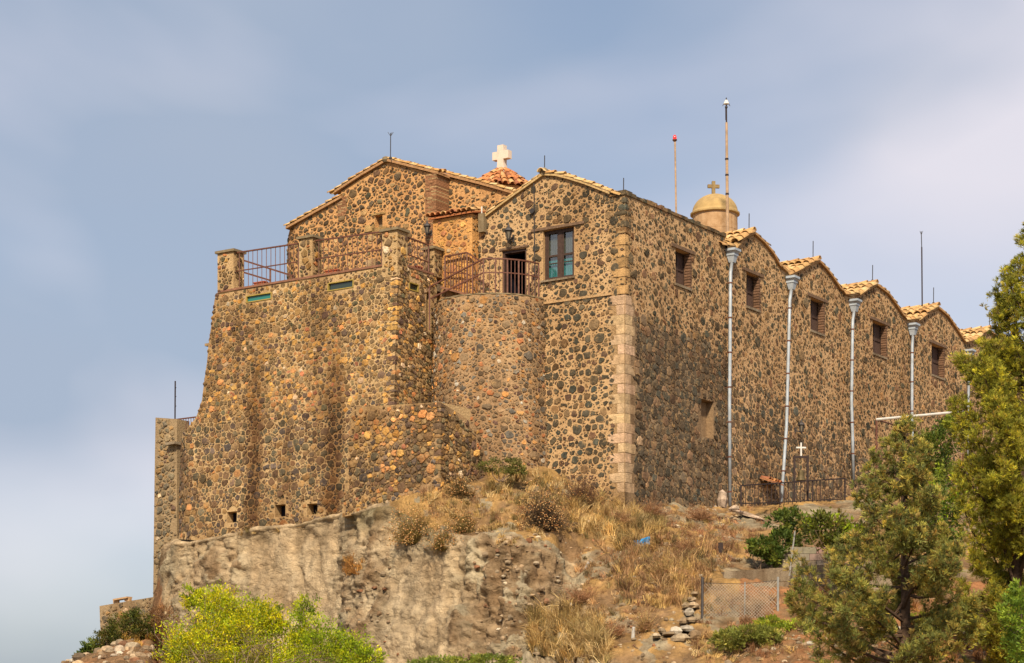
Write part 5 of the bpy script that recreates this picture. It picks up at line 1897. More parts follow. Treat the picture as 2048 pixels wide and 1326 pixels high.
# ================================================================== HILLSIDE
def tail(v, y):
    return [(1480, y), (1640, max(20, y - 16)), (2000, 13)]
COLS = [
    (-700, [(1700, 90), (1720, 75), (1760, 60), (1900, 40), (2300, 13)]),
    (-100, [(1440, 84), (1400, 76), (1420, 66), (1460, 58), (1560, 44), (1900, 13)]),
    (60, [(1370, 80), (1345, 75), (1350, 66), (1400, 58), (1500, 48), (1900, 13)]),
    (150, [(1330, 80), (1318, 74), (1318, 66), (1345, 60), (1480, 52), (1900, 13)]),
    (240, [(1290, 80), (1285, 74), (1292, 66), (1330, 60), (1480, 52), (1900, 13)]),
    (300, [(1262, 80), (1258, 73), (1268, 68), (1320, 62), (1480, 54), (1900, 13)]),
    (330, [(1100, 77), (1100, 73.8), (1180, 73.2), (1260, 72), (1326, 68)] + tail(0, 60)),
    (350, [(1085, 76), (1087, 72.8), (1180, 72.3), (1326, 70.5)] + tail(0, 62)),
    (430, [(1073, 75), (1076, 71.2), (1180, 70.7), (1326, 69)] + tail(0, 62)),
    (520, [(1054, 74), (1058, 70.1), (1180, 69.6), (1326, 68)] + tail(0, 62)),
    (600, [(1043, 73), (1047, 69.3), (1180, 68.8), (1326, 67.2)] + tail(0, 61)),
    (676, [(1024, 72), (1030, 68.0), (1120, 67.6), (1220, 67.0), (1326, 65.8)] + tail(0, 60)),
    (700, [(1020, 72), (1026, 66.5), (1100, 66.0), (1200, 65.6), (1326, 64.6)] + tail(0, 58)),
    (780, [(1000, 71), (1006, 65.5), (1070, 64.9), (1180, 64.4), (1326, 63.2)] + tail(0, 57)),
    (830, [(985, 70), (992, 64.9), (1060, 64.2), (1110, 63.7), (1200, 63.3), (1326, 62.2)] + tail(0, 56)),
    (880, [(955, 69), (972, 64.7), (1010, 64.3), (1066, 63.6), (1090, 62.7), (1200, 62.2), (1326, 61.0)] + tail(0, 55)),
    (960, [(925, 68), (985, 64.9), (1012, 64.2), (1060, 63.2), (1085, 61.9), (1200, 61.4), (1326, 60.2)] + tail(0, 54)),
    (1020, [(925, 68), (985, 64.6), (1012, 63.8), (1058, 62.8), (1080, 61.2), (1200, 60.5), (1326, 59.4)] + tail(0, 54)),
    (1075, [(935, 67.5), (1000, 64.2), (1050, 63.0), (1095, 61.6), (1200, 60.5), (1326, 59.2)] + tail(0, 53)),
    (1110, [(950, 67), (1020, 63.9), (1075, 62.7), (1150, 61.3), (1230, 60.4), (1326, 58.8)] + tail(0, 52)),
    (1140, [(960, 67), (1040, 64.2), (1110, 62.9), (1170, 62.0), (1240, 60.3), (1326, 57.8)] + tail(0, 50)),
    (1200, [(985, 67), (1040, 64.3), (1120, 62.2), (1220, 59.6), (1326, 56.8)] + tail(0, 49)),
    (1250, [(1010, 67), (1045, 64.6), (1120, 62.0), (1220, 59.2), (1326, 56.4)] + tail(0, 49)),
    (1350, [(1008, 69), (1050, 65.0), (1120, 62.2), (1220, 59.0), (1326, 56.0)] + tail(0, 48)),
    (1440, [(1012, 72), (1055, 65.6), (1130, 61.8), (1200, 59.4), (1260, 57.6), (1326, 55.6)] + tail(0, 48)),
    (1500, [(1014, 74), (1030, 68.0), (1085, 64.4), (1140, 61.8), (1180, 60.3), (1215, 59.0), (1262, 57.4), (1326, 55.2)] + tail(0, 47)),
    (1600, [(1010, 78), (1012, 68.8), (1100, 64.0), (1136, 62.2), (1180, 60.6), (1220, 58.9), (1255, 57.4), (1326, 54.0)] + tail(0, 46)),
    (1720, [(1000, 80), (1004, 70.5), (1100, 64.5), (1150, 62.4), (1230, 61.2), (1262, 56.0), (1326, 52.5)] + tail(0, 45)),
    (1850, [(1000, 85), (1004, 73.5), (1110, 65.5), (1160, 61.0), (1225, 58.0), (1270, 54.5), (1326, 51.0)] + tail(0, 44)),
    (2000, [(1000, 95), (1010, 78), (1110, 67), (1180, 60.0), (1250, 55.5), (1326, 50.5)] + tail(0, 43)),
    (2200, [(1000, 105), (1010, 84), (1110, 70), (1190, 60.0), (1260, 55.0), (1326, 50.0)] + tail(0, 42)),
    (2800, [(1000, 130), (1020, 100), (1130, 76), (1200, 62.0), (1270, 55.0), (1326, 50.0)] + tail(0, 42)),
]
NR = 300
def resample(ctrl):
    acc = [0.0]
    for (v0, y0), (v1, y1) in zip(ctrl, ctrl[1:]):
        w_ = math.hypot(v1 - v0, (y1 - y0) * 16)
        if v1 > 1335:
            w_ *= 0.10
        acc.append(acc[-1] + w_)
    t = np.linspace(0, acc[-1], NR)
    return np.interp(t, acc, [c[0] for c in ctrl]), np.interp(t, acc, [c[1] for c in ctrl])
us = np.concatenate([np.linspace(-700, 60, 20)[:-1], np.linspace(60, 2060, 560), np.linspace(2060, 2800, 20)[1:]])
cu = np.array([c[0] for c in COLS], dtype=float)
cv = np.array([resample(c[1])[0] for c in COLS])
cy_ = np.array([resample(c[1])[1] for c in COLS])
# smooth interpolation between the control columns
def interp_cols(tab):
    res = np.empty((len(us), NR))
    for j in range(NR):
        res[:, j] = np.interp(us, cu, tab[:, j])
    k = np.array([1, 2, 3, 2, 1]) / 9.0
    pad = np.pad(res, ((2, 2), (0, 0)), mode='edge')
    return sum(pad[i:i + len(us)] * k[i] for i in range(5))
HV, HY = interp_cols(cv), interp_cols(cy_)
HU = np.repeat(us[:, None], NR, 1)
HP = np.stack([(HU - CX) / FPX * HY, HY, (VH - HV) / FPX * HY], -1)
du = np.gradient(HP, axis=0)
dv = np.gradient(HP, axis=1)
HN = np.cross(du, dv)
HN /= np.linalg.norm(HN, axis=-1, keepdims=True) + 1e-9
HN[HN[..., 2] < -0.2] *= -1
flip = (HN[..., 1] > 0) & (HN[..., 2] < 0.3)
HN[flip] *= -1
def sstep(x, a, b):
    t = np.clip((x - a) / (b - a), 0, 1)
    return t * t * (3 - 2 * t)
cliff = sstep(HU, 318, 330) * (1 - sstep(HU + (HV - 1100) * -0.25, 1095, 1150))
ledge_v = np.interp(HU, [330, 430, 520, 600, 690, 780, 880, 960, 1075, 1140], [1090, 1076, 1058, 1047, 1027, 1010, 1066, 1066, 1085, 1120])
cliff = cliff * sstep(HV, ledge_v, ledge_v + 12)
smooth_e = sstep(HU, 450, 540) * (1 - sstep(HU, 655, 690)) + 0.75 * sstep(HU, 750, 800) * (1 - sstep(HU + (HV - 1150) * 0.12, 880, 930)) * sstep(HV, 1085, 1130)
smooth_e = np.clip(smooth_e, 0, 1)
rugged = sstep(HU, 900, 970) * cliff
DISP = np.zeros(HU.shape)
HC = np.zeros(HU.shape + (3,))
fb = noise.fractal
tb = noise.turbulence
PAL = dict(pale=np.array((0.42, 0.335, 0.22)), tan=np.array((0.30, 0.215, 0.125)), dark=np.array((0.17, 0.11, 0.06)), grey=np.array((0.32, 0.265, 0.175)), dirt=np.array((0.20, 0.125, 0.065)), red=np.array((0.27, 0.125, 0.055)), straw=np.array((0.33, 0.20, 0.075)), olive=np.array((0.13, 0.105, 0.05)))
for i in range(HU.shape[0]):
    for j in range(NR):
        v = HV[i, j]
        if v > 1420 or HU[i, j] < 0 or HU[i, j] > 2080:
            HC[i, j] = PAL['dirt']
            continue
        p = Vector(HP[i, j])
        c = cliff[i, j]
        sm = smooth_e[i, j]
        big = fb(p * 0.35, 1.0, 2.1, 4)
        med = fb(Vector((p.x * 1.2, p.y * 1.2, p.z * 0.75)) + Vector((7, 3, 1)), 0.8, 2.1, 4)
        rid = abs(noise.noise(Vector((p.x * 0.9 + p.z * 0.35, p.y * 0.9, p.z * 0.30 + 4))))
        cel = 0.0
        if c > 0.02:
            dd = noise.voronoi(Vector((p.x * 2.1 + med * 0.3, p.y * 2.1, p.z * 1.7)), distance_metric='DISTANCE')[0]
            cel = min(0.6, dd[1] - dd[0])
            rg = noise.ridged_multi_fractal(Vector((p.x * 0.8, p.y * 0.8, p.z * 0.5)) + Vector((3, 1, 7)), 0.9, 2.2, 5, 1.0, 2.0)
            hi = fb(p * 4.2, 0.7, 2.2, 4)
            DISP[i, j] = c * (0.34 * big * (1 - 0.4 * sm) + med * (0.22 * (1 - 0.8 * sm) + 0.10 * rugged[i, j]) - 0.10 * (rg - 1.0) * (1 - 0.55 * sm + 0.8 * rugged[i, j]) + hi * (0.09 - 0.04 * sm) + cel * 0.36 * (1 - 0.8 * sm) * (0.6 + 0.6 * rugged[i, j]) - (0.14 * max(0.0, 1 - rid * 4)) * sm)
        DISP[i, j] += (1 - c) * (0.18 * big + 0.13 * med) * (1 if v < 1330 else 0.6)
        n3 = noise.noise(p * 2.3 + Vector((9, 9, 2)))
        if c > 0.02:
            k = min(1, max(0, 0.5 + 0.9 * big + 0.35 * n3 - 0.45 * max(0, 1 - abs(HU[i, j] - 400) / 150) * max(0, 1 - (v - 1070) / 170)))  # less pale at upper left: cliff shading put into the colour
            col = PAL['tan'] * (1 - k) + PAL['pale'] * k
            if sm < 0.9:
                k2 = min(1, max(0, 0.45 + 1.1 * med + 0.3 * n3)) * (1 - sm)
                col = col * (1 - k2) + (PAL['dark'] if big > 0.0 else PAL['grey']) * k2
            if rugged[i, j] > 0.05:
                k3 = rugged[i, j] * min(1, max(0, 0.8 + 0.7 * n3))
                base = PAL['dark'] * 1.05 if med < 0.2 else PAL['grey'] * 0.95
                col = col * (1 - k3) + base * k3
            top = 1 - min(1, max(0, (v - ledge_v[i, j]) / 60.0))
            if 690 < HU[i, j] < 900:
                col = col * (1 - 0.7 * top) + PAL['olive'] * 0.7 * top
            rk = max(0.0, 0.30 - rid * 1.2)
            col = col * (1 - rk) + PAL['tan'] * 0.8 * rk
        else:
            k = min(1, max(0, 0.5 + 1.1 * med + 0.4 * n3))
            u = HU[i, j]
            if u > 1480 and v > 1150:
                col = PAL['dirt'] * (1 - k) + PAL['red'] * k
            elif u < 325:
                col = PAL['red'] * (1 - k) + PAL['dirt'] * k
            else:
                col = PAL['dirt'] * (1 - k) + (PAL['straw'] if big > -0.1 else PAL['grey'] * 0.8) * k
        # concrete lip of the ledge
        lip = abs(v - np.interp(HU[i, j], [350, 430, 520, 600, 690, 780], [1086, 1075, 1057, 1046, 1027, 1007]))
        if 345 < HU[i, j] < 782 and lip < 4.5:
            col = np.array((0.38, 0.285, 0.175)) * (0.9 + 0.4 * n3)
            DISP[i, j] = DISP[i, j] * 0.6 + 0.05 + 0.05 * n3
        HC[i, j] = col
HP2 = HP + HN * DISP[..., None]
nu = len(us)
idx = np.arange(nu * NR).reshape(nu, NR)
quads = np.stack([idx[:-1, :-1], idx[1:, :-1], idx[1:, 1:], idx[:-1, 1:]], -1).reshape(-1, 4)
hill = mk_np('hillside', HP2.reshape(-1, 3), quads, M['hill'], None, HC.reshape(-1, 3), 'structure', False)
q = MB()
q.add([(-5000, -400, -6), (5000, -400, -6), (5000, 6000, -6), (-5000, 6000, -6)], [(0, 1, 2, 3)])
gnd = mk('ground', q, M['farland'], None, kind='structure')

hrng = np.random.default_rng(4)
def hill_pts(poly, n):
    us_, vs_ = [], []
    x0, x1 = min(p[0] for p in poly), max(p[0] for p in poly)
    y0, y1 = min(p[1] for p in poly), max(p[1] for p in poly)
    cand = np.argwhere((HU > x0) & (HU < x1) & (HV > y0) & (HV < y1))
    cand = [c for c in cand if inside(poly, HU[c[0], c[1]], HV[c[0], c[1]]) and 0 < c[0] < nu - 1 and 0 < c[1] < NR - 1]
    cand = np.array(cand)
    sel = cand[hrng.integers(0, len(cand), n)]
    f = hrng.random((n, 2))
    P = HP2[sel[:, 0], sel[:, 1]]
    P = P + (HP2[sel[:, 0] + 1, sel[:, 1]] - P) * f[:, :1] + (HP2[sel[:, 0], sel[:, 1] + 1] - P) * f[:, 1:]
    return P
def ground_at(u, v):
    d = (HU - u) ** 2 + (HV - v) ** 2
    i, j = np.unravel_index(np.argmin(d), d.shape)
    return Vector(HP2[i, j])

# ================================================================== PLANTS
def unit(v):
    return v / (np.linalg.norm(v, axis=-1, keepdims=True) + 1e-9)
def blades(P, D, L, Wd):
    """thin triangles from P along D"""
    n = len(P)
    side_ = unit(np.cross(D, hrng.normal(size=(n, 3)))) * Wd[:, None] / 2
    vs = np.empty((n, 3, 3))
    vs[:, 0] = P - side_
    vs[:, 1] = P + side_
    vs[:, 2] = P + D * L[:, None]
    return vs.reshape(-1, 3), np.arange(3 * n).reshape(n, 3)
def leaves(P, D, L, Wd):
    """small pointed leaves (diamonds) from P along D"""
    n = len(P)
    s_ = unit(np.cross(D, hrng.normal(size=(n, 3)))) * Wd[:, None] / 2
    vs = np.empty((n, 4, 3))
    m_ = P + D * (L * 0.45)[:, None]
    vs[:, 0] = P
    vs[:, 1] = m_ + s_
    vs[:, 2] = P + D * L[:, None]
    vs[:, 3] = m_ - s_
    return vs.reshape(-1, 4 * 0 + 3), np.arange(4 * n).reshape(n, 4)
def palette(cols, n, per=1, sig=0.22):
    c = np.array(cols)[hrng.integers(0, len(cols), n)]
    c = c * np.exp(hrng.normal(0, sig, (n, 1)))
    return np.repeat(c, per, 0)
def limb_mb(mb, p, q, r0, r1, bend=0.15, n=5, k=6):
    p, q = Vector(p), Vector(q)
    ln = (q - p).length
    off = Vector(hrng.normal(size=3).tolist()) * ln * bend * 0.4
    pts = [p.lerp(q, t) + off * math.sin(math.pi * t) + UP * (-0.12 * ln * math.sin(math.pi * t) * 0.6) for t in np.linspace(0, 1, n)]
    mb.tube(pts, [r0 + (r1 - r0) * t for t in np.linspace(0, 1, n)], k)
    return pts
JUN = [(0.25, 0.25, 0.06), (0.32, 0.30, 0.065), (0.19, 0.205, 0.055), (0.36, 0.30, 0.07), (0.25, 0.185, 0.055), (0.14, 0.16, 0.05)]
JUNB = [(0.32, 0.31, 0.035), (0.40, 0.37, 0.035), (0.25, 0.25, 0.035), (0.18, 0.19, 0.03), (0.29, 0.25, 0.04)]
def juniper(label, base, top, prof, nl, pal, seed, clump=0.22, per=60, up=0.75, bl=(0.06, 0.14), trunk_r=0.14, lean=0.0, start=0.0, spread=1.0, sub=3, inner=0.3, right=1.0):
    """trunk, ascending limbs, and foliage sprays set along their outer halves"""
    g = np.random.default_rng(seed)
    base, top = Vector(base), Vector(top)
    H = (top - base).length
    t = thing('juniper_tree', label, 'tree', base, 'junipers on the slope')
    tm_ = MB()
    wob = [base.lerp(top, s_) + Vector((0.10 * math.sin(5 * s_ + seed), 0.1 * math.cos(4 * s_), 0)) * (1 if 0 < s_ < 1 else 0) for s_ in np.linspace(0, 1, 12)]
    tm_.tube(wob, [trunk_r * (1 - 0.93 * s_) + 0.006 for s_ in np.linspace(0, 1, 12)], 9)
    mk('trunk', tm_, M['bark'], t, smooth=True)
    lm = MB()
    CP, CD, CS = [], [], []
    for i in range(nl):
        h = start + (1 - start) * (i + g.random()) / nl
        h = min(0.985, h)
        az = i * 2.39996 + g.normal(0, 0.35)
        p0 = base.lerp(top, h)
        wd = np.interp(h, [p[0] for p in prof], [p[1] for p in prof]) * g.uniform(0.72, 1.1)
        dirx = Vector((math.cos(az), math.sin(az), 0))
        wd *= 1 + (right - 1) * max(0.0, math.cos(az))
        rise = wd * up * g.uniform(0.7, 1.25)
        q_ = p0 + dirx * wd + UP * rise
        if q_.z > top.z + 0.1:
            q_.z = top.z + 0.1
        pts = limb_mb(lm, p0, q_, 0.042 * (1 - h) * trunk_r / 0.14 + 0.014, 0.008, 0.3, 6, 5)
        d_ = (q_ - p0).normalized()
        ln = (q_ - p0).length
        nc = max(3, int(ln / (clump * 0.62)))
        for k in range(nc):
            s_ = inner + (1 - inner) * (k + g.random()) / nc
            f = s_ * (len(pts) - 1)
            a = min(len(pts) - 2, int(f))
            c = pts[a].lerp(pts[a + 1], f - a)
            for m_ in range(sub):
                off = Vector(g.normal(size=3).tolist())
                off = (off - d_ * off.dot(d_) * 0.5) * clump * spread * (0.35 + 0.75 * (1 - abs(s_ - 0.6)))
                if k >= nc - 1 and m_ == 0:
                    off = Vector((0, 0, 0))
                cc = c + off
                if m_ and g.random() < 0.35:
                    lm.tube([c, cc], [0.008, 0.004], 4, False)
                CP.append(cc)
                CD.append((d_ * 0.7 + off.normalized() * 0.5 + UP * 0.55).normalized())
                CS.append(clump * g.uniform(0.6, 1.15) * (0.6 + 0.5 * (1 - h)))
    for k in range(8):
        CP.append(top + UP * 0.05 * k - UP * 0.3); CD.append(UP); CS.append(clump * 0.6)
    mk('branches', lm, M['bark'], t)
    CP = np.array([tuple(p) for p in CP]); CD = np.array([tuple(p) for p in CD]); CS = np.array(CS)
    n = len(CP)
    P = np.repeat(CP, per, 0)
    D = np.repeat(CD, per, 0)
    S = np.repeat(CS, per)
    # sprays: points strung along a few fingers of every clump
    nf = 6
    fd = unit(np.repeat(CD, nf, 0) * 0.75 + hrng.normal(0, 0.62, (n * nf, 3)))
    fi = (np.repeat(np.arange(n), per) * nf + hrng.integers(0, nf, n * per))
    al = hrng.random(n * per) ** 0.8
    P = P + fd[fi] * (al * S * 1.25)[:, None] + hrng.normal(0, 1, P.shape) * (S * 0.10)[:, None]
    D = unit(fd[fi] * 1.1 + hrng.normal(0, 0.42, P.shape) + np.array((0, 0, 0.25)))
    vs, fs = leaves(P, D, hrng.uniform(bl[0], bl[1], n * per), hrng.uniform(0.010, 0.020, n * per))
    cl = palette(pal, n, per, 0.25)
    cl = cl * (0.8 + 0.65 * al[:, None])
    gold = hrng.random(len(cl)) < 0.05
    cl[gold] = cl[gold] * np.array((1.7, 1.15, 0.8))
    mk_np('crown', vs, fs, M['leaf'], t, np.repeat(cl, 4, 0))
    return t
def bush(name, label, base, lobes, nleaf, ll, lw, pal, stem=M['twig'], cat='shrub', group=None, stems=3, updir=0.4, shell=0.55, twigs=0):
    """lobes: (offset, radii) ellipsoids; leaves crowd towards their outside"""
    base = Vector(base)
    t = thing(name, label, cat, base, group)
    sm = MB()
    P, D, C = [], [], []
    tot = sum(r[0] * r[1] + r[0] * r[2] for o_, r in lobes)
    for o_, r in lobes:
        c = base + Vector(o_)
        n = max(20, int(nleaf * (r[0] * r[1] + r[0] * r[2]) / tot))
        d = unit(hrng.normal(size=(n, 3)))
        # small twig clusters instead of an even shell
        k = max(6, n // 26)
        seeds = unit(hrng.normal(size=(k, 3)))
        sr = (shell + (1 - shell) * hrng.random(k)) * hrng.uniform(0.85, 1.18, k)
        which = hrng.integers(0, k, n)
        pos = seeds[which] * sr[which][:, None] + hrng.normal(0, 0.13, (n, 3))
        P.append(np.array(tuple(c)) + pos * np.array(r))
        D.append(unit(seeds[which] * 0.7 + hrng.normal(0, 0.6, (n, 3)) + np.array((0, 0, updir))))
        cc = palette(pal, k, 1, 0.2)[which] * np.exp(hrng.normal(0, 0.12, (n, 1)))
        C.append(cc)
        for s_ in range(stems):
            e = c + Vector((unit(hrng.normal(size=3)) * np.array(r) * 0.7).tolist())
            limb_mb(sm, base + Vector((hrng.normal(0, 0.06), hrng.normal(0, 0.06), -0.05)), e, 0.022, 0.006, 0.3, 5, 5)
        for s_ in range(min(twigs, k)):
            e = c + Vector((seeds[s_] * sr[s_] * np.array(r) * 1.1).tolist())
            limb_mb(sm, c + Vector((seeds[s_] * 0.2 * np.array(r)).tolist()), e, 0.008, 0.003, 0.3, 4, 4)
    mk('stems', sm, stem, t)
    P = np.concatenate(P); D = np.concatenate(D); C = np.concatenate(C)
    n = len(P)
    vs, fs = leaves(P, D, hrng.uniform(0.7, 1.3, n) * ll, hrng.uniform(0.7, 1.3, n) * lw)
    mk_np('foliage', vs, fs, M['leaf'], t, np.repeat(C, 4, 0))
    return t
def dry_shrub(label, base, r, nst, nhead, headcol, stemcol, seed, hs=0.03, leafn=600, leafcol=((0.12, 0.10, 0.04), (0.20, 0.13, 0.05))):
    """wiry stems fanning from the root, dry flower heads at their tips"""
    base = Vector(base)
    t = thing('dry_shrub', label, 'shrub', base, 'dry flowering shrubs on the rocks')
    d = unit(hrng.normal(size=(nst, 3)) * np.array((1, 1, 0.8)) + np.array((0, -0.15, 0.55)))
    d[:, 2] = np.abs(d[:, 2])
    az = np.arctan2(d[:, 1], d[:, 0])
    ph = hrng.uniform(0, 6.28, 2)
    ln = hrng.uniform(0.4, 1.12, nst) * (0.82 + 0.22 * np.sin(2 * az + ph[0]) + 0.16 * np.sin(5 * az + ph[1]))
    tips = np.array(tuple(base)) + d * ln[:, None] * np.array(r) + hrng.normal(0, 0.05, (nst, 3))
    P = np.repeat(np.array(tuple(base))[None], nst, 0) + hrng.normal(0, 0.07, (nst, 3)) * np.array((1, 1, 0.3))
    vs, fs = blades(P, unit(tips - P), np.linalg.norm(tips - P, axis=1), np.full(nst, 0.016))
    mk_np('stems', vs, fs, M['straw'], t, np.repeat(palette(stemcol, nst), 3, 0))
    # side leaves
    k = hrng.integers(0, nst, leafn)
    al = hrng.random(leafn) ** 0.6
    LP = P[k] + (tips[k] - P[k]) * al[:, None] + hrng.normal(0, 0.03, (leafn, 3))
    vs, fs = leaves(LP, unit(hrng.normal(size=(leafn, 3)) + np.array((0, 0, 0.5))), hrng.uniform(0.05, 0.13, leafn), hrng.uniform(0.01, 0.025, leafn))
    mk_np('foliage', vs, fs, M['leaf'], t, np.repeat(palette(leafcol, leafn), 4, 0))
    # heads: small double pyramids
    k = hrng.integers(0, nst, nhead)
    HPz = tips[k] + hrng.normal(0, 0.06, (nhead, 3))
    o6 = np.array([(1, 0, 0), (-1, 0, 0), (0, 1, 0), (0, -1, 0), (0, 0, 0.8), (0, 0, -0.8)], float)
    f8 = np.array([(0, 2, 4), (2, 1, 4), (1, 3, 4), (3, 0, 4), (2, 0, 5), (1, 2, 5), (3, 1, 5), (0, 3, 5)])
    s_ = hrng.uniform(0.6, 1.25, nhead) * hs
    vs = (HPz[:, None] + o6[None] * s_[:, None, None]).reshape(-1, 3)
    fs = (np.arange(nhead)[:, None, None] * 6 + f8[None]).reshape(-1, 3)
    mk_np('flower_heads', vs, fs, M['straw'], t, np.repeat(palette(headcol, nhead), 6, 0), 'stuff')
    return t
STRAW = [(0.56, 0.39, 0.15), (0.48, 0.32, 0.12), (0.60, 0.45, 0.22), (0.36, 0.235, 0.10), (0.26, 0.20, 0.08)]
STRAWR = [(0.44, 0.275, 0.13), (0.38, 0.22, 0.11), (0.50, 0.34, 0.17), (0.26, 0.15, 0.08), (0.22, 0.17, 0.08)]
RUST_ = [(0.36, 0.19, 0.095), (0.29, 0.15, 0.08), (0.42, 0.25, 0.13)]
def grass(name, label, regions, cat='grass'):
    V, F, C = [], [], []
    k = 0
    for poly, n, h, pal, lean in regions:
        # tufts
        nt_ = max(8, n // 30)
        T = hill_pts(poly, nt_)
        w_ = hrng.integers(0, nt_, n)
        P = T[w_] + hrng.normal(0, 0.055, (n, 3)) * np.array((1, 1, 0.2)) - np.array((0, 0, 0.03))
        td = hrng.normal(0, 0.28, (nt_, 3))
        D = unit(np.array((0.0, -0.12, 1.0)) + td[w_] + hrng.normal(0, lean, (n, 3)))
        th = hrng.uniform(0.3, 1.3, nt_)
        L_ = hrng.uniform(0.55, 1.2, n) * h * th[w_]
        # bent blades: two segments
        tip = P + D * L_[:, None] + np.stack([hrng.normal(0, 0.10, n), hrng.normal(0, 0.1, n) - 0.05, -np.abs(hrng.normal(0, 0.12, n))], 1) * L_[:, None] * 2
        mid = P + D * (L_ * 0.6)[:, None]
        s_ = unit(np.cross(D, hrng.normal(size=(n, 3)))) * hrng.uniform(0.005, 0.011, n)[:, None]
        vs = np.stack([P - s_, P + s_, mid + s_ * 0.8, mid - s_ * 0.8, tip], 1).reshape(-1, 3)
        b = np.arange(n)[:, None] * 5 + k
        F.append(np.concatenate([b + np.array((0, 1, 2)), b + np.array((0, 2, 3)), b + np.array((3, 2, 4))]))
        k += 5 * n
        V.append(vs)
        tc_ = palette(pal, nt_, 1, 0.26)
        C.append(np.repeat(tc_[w_] * np.exp(hrng.normal(0, 0.12, (n, 1))), 5, 0))
    o = mk_np(name, np.concatenate(V), np.concatenate(F), M['straw'], None, np.concatenate(C), 'stuff')
    tag(o, label, cat)
    return o
grass('dry_grass', 'golden dry grass covering the slope below the quoined corner', [
    ([(1130, 970), (1260, 1010), (1330, 1040), (1330, 1090), (1200, 1090), (1130, 1060)], 9000, 0.50, STRAW, 0.22),
    ([(960, 940), (1130, 960), (1130, 1010), (960, 1000)], 3500, 0.40, STRAW, 0.22),
    ([(1240, 1080), (1420, 1090), (1420, 1180), (1380, 1215), (1260, 1210), (1210, 1150)], 8000, 0.55, STRAWR + STRAW[:2], 0.24),
    ([(1060, 1230), (1200, 1240), (1220, 1330), (1060, 1330)], 8000, 0.70, STRAW, 0.26),
    ([(1180, 1060), (1480, 1060), (1480, 1130), (1250, 1250), (1200, 1330), (1150, 1330), (1150, 1120)], 9000, 0.28, STRAWR, 0.3),
    ([(1330, 1040), (1470, 1040), (1470, 1130), (1330, 1100)], 3500, 0.30, RUST_ + STRAW[:1], 0.3),
    ([(1380, 1270), (1560, 1270), (1620, 1330), (1380, 1330)], 3000, 0.30, STRAW + RUST_, 0.3),
    ([(1820, 1220), (2048, 1200), (2048, 1330), (1830, 1330)], 5000, 0.38, [(0.42, 0.20, 0.07), (0.46, 0.25, 0.08), (0.34, 0.15, 0.06)], 0.3),
])
grass('dry_grass', 'patchy dry grass on the knoll and under the side wall', [
    ([(830, 985), (1090, 980), (1090, 1062), (890, 1062)], 5000, 0.26, STRAW + STRAWR, 0.3),
    ([(1290, 1000), (1520, 1012), (1560, 1100), (1440, 1130), (1300, 1060)], 5000, 0.22, STRAWR + RUST_, 0.34),
    ([(1400, 1190), (1560, 1190), (1560, 1262), (1400, 1262)], 1800, 0.24, RUST_ + STRAWR, 0.34),
    ([(1500, 1262), (1860, 1250), (1860, 1330), (1400, 1330)], 3000, 0.2, RUST_ + STRAWR, 0.34),
])
grass('dry_grass', 'thin dry weeds on the rock ledge under the bastion', [
    ([(420, 1050), (680, 1020), (690, 1040), (430, 1080)], 900, 0.28, STRAW, 0.3),
    ([(690, 1120), (722, 1120), (722, 1150), (690, 1150)], 900, 0.32, [(0.45, 0.22, 0.06), (0.5, 0.28, 0.09)], 0.3),
    ([(240, 1262), (330, 1262), (335, 1300), (240, 1300)], 1600, 0.42, [(0.50, 0.30, 0.07), (0.46, 0.24, 0.06)], 0.26),
    ([(960, 1050), (1080, 1050), (1080, 1080), (960, 1080)], 1500, 0.2, STRAW, 0.3),
])
# ------------------------------------------------------------------ junipers
JY = 47.0
juniper('shorter open-crowned juniper in front of the side wall, trunk showing low down', PY(1800, 1400, JY), PY(1818, 842, JY),
        [(0.0, 2.4), (0.12, 2.75), (0.28, 2.75), (0.45, 2.2), (0.62, 1.6), (0.8, 0.95), (0.92, 0.45), (1.0, 0.1)], 80, JUN, 7, 0.105, 62, 0.42, trunk_r=0.15, start=0.04, sub=2, bl=(0.05, 0.12), inner=0.36, spread=0.95, right=0.62)
JY2 = 50.0
juniper('tall dense juniper cut by the right edge of the picture', PY(2030, 1420, JY2), PY(2064, 450, JY2),
        [(0.0, 0.7), (0.12, 1.3), (0.3, 1.85), (0.5, 1.85), (0.62, 1.4), (0.75, 0.85), (0.86, 0.5), (0.94, 0.3), (1.0, 0.06)], 100, JUNB, 9, 0.12, 66, 1.2, trunk_r=0.18, start=0.03, sub=3, bl=(0.05, 0.12), inner=0.28, spread=1.0)
# ------------------------------------------------------------------ shrubs
YG = [(0.52, 0.52, 0.013), (0.40, 0.47, 0.015), (0.64, 0.55, 0.012), (0.28, 0.36, 0.018), (0.16, 0.22, 0.02), (0.58, 0.53, 0.013)]  # darker greens put the shade inside the bush into leaf colour
GR = [(0.10, 0.15, 0.025), (0.14, 0.18, 0.025), (0.07, 0.11, 0.02), (0.18, 0.20, 0.03)]
OLV = [(0.10, 0.12, 0.02), (0.15, 0.155, 0.025), (0.075, 0.09, 0.02), (0.17, 0.13, 0.03)]
def lob(seed, spec):
    return spec
SY = 57.0
def bpos(u, v, y):
    return PY(u, v, y)
def lobes_px(base, y, ells):
    """ellipsoids given where they stand: (u, v, radius u px, radius v px, depth offset, depth radius)"""
    res = []
    for (u, v, ru, rv, dy, ry) in ells:
        c = PY(u, v, y + dy)
        res.append((c - base, (ru * y / FPX, ry, rv * y / FPX)))
    return res
b0 = bpos(460, 1400, SY)
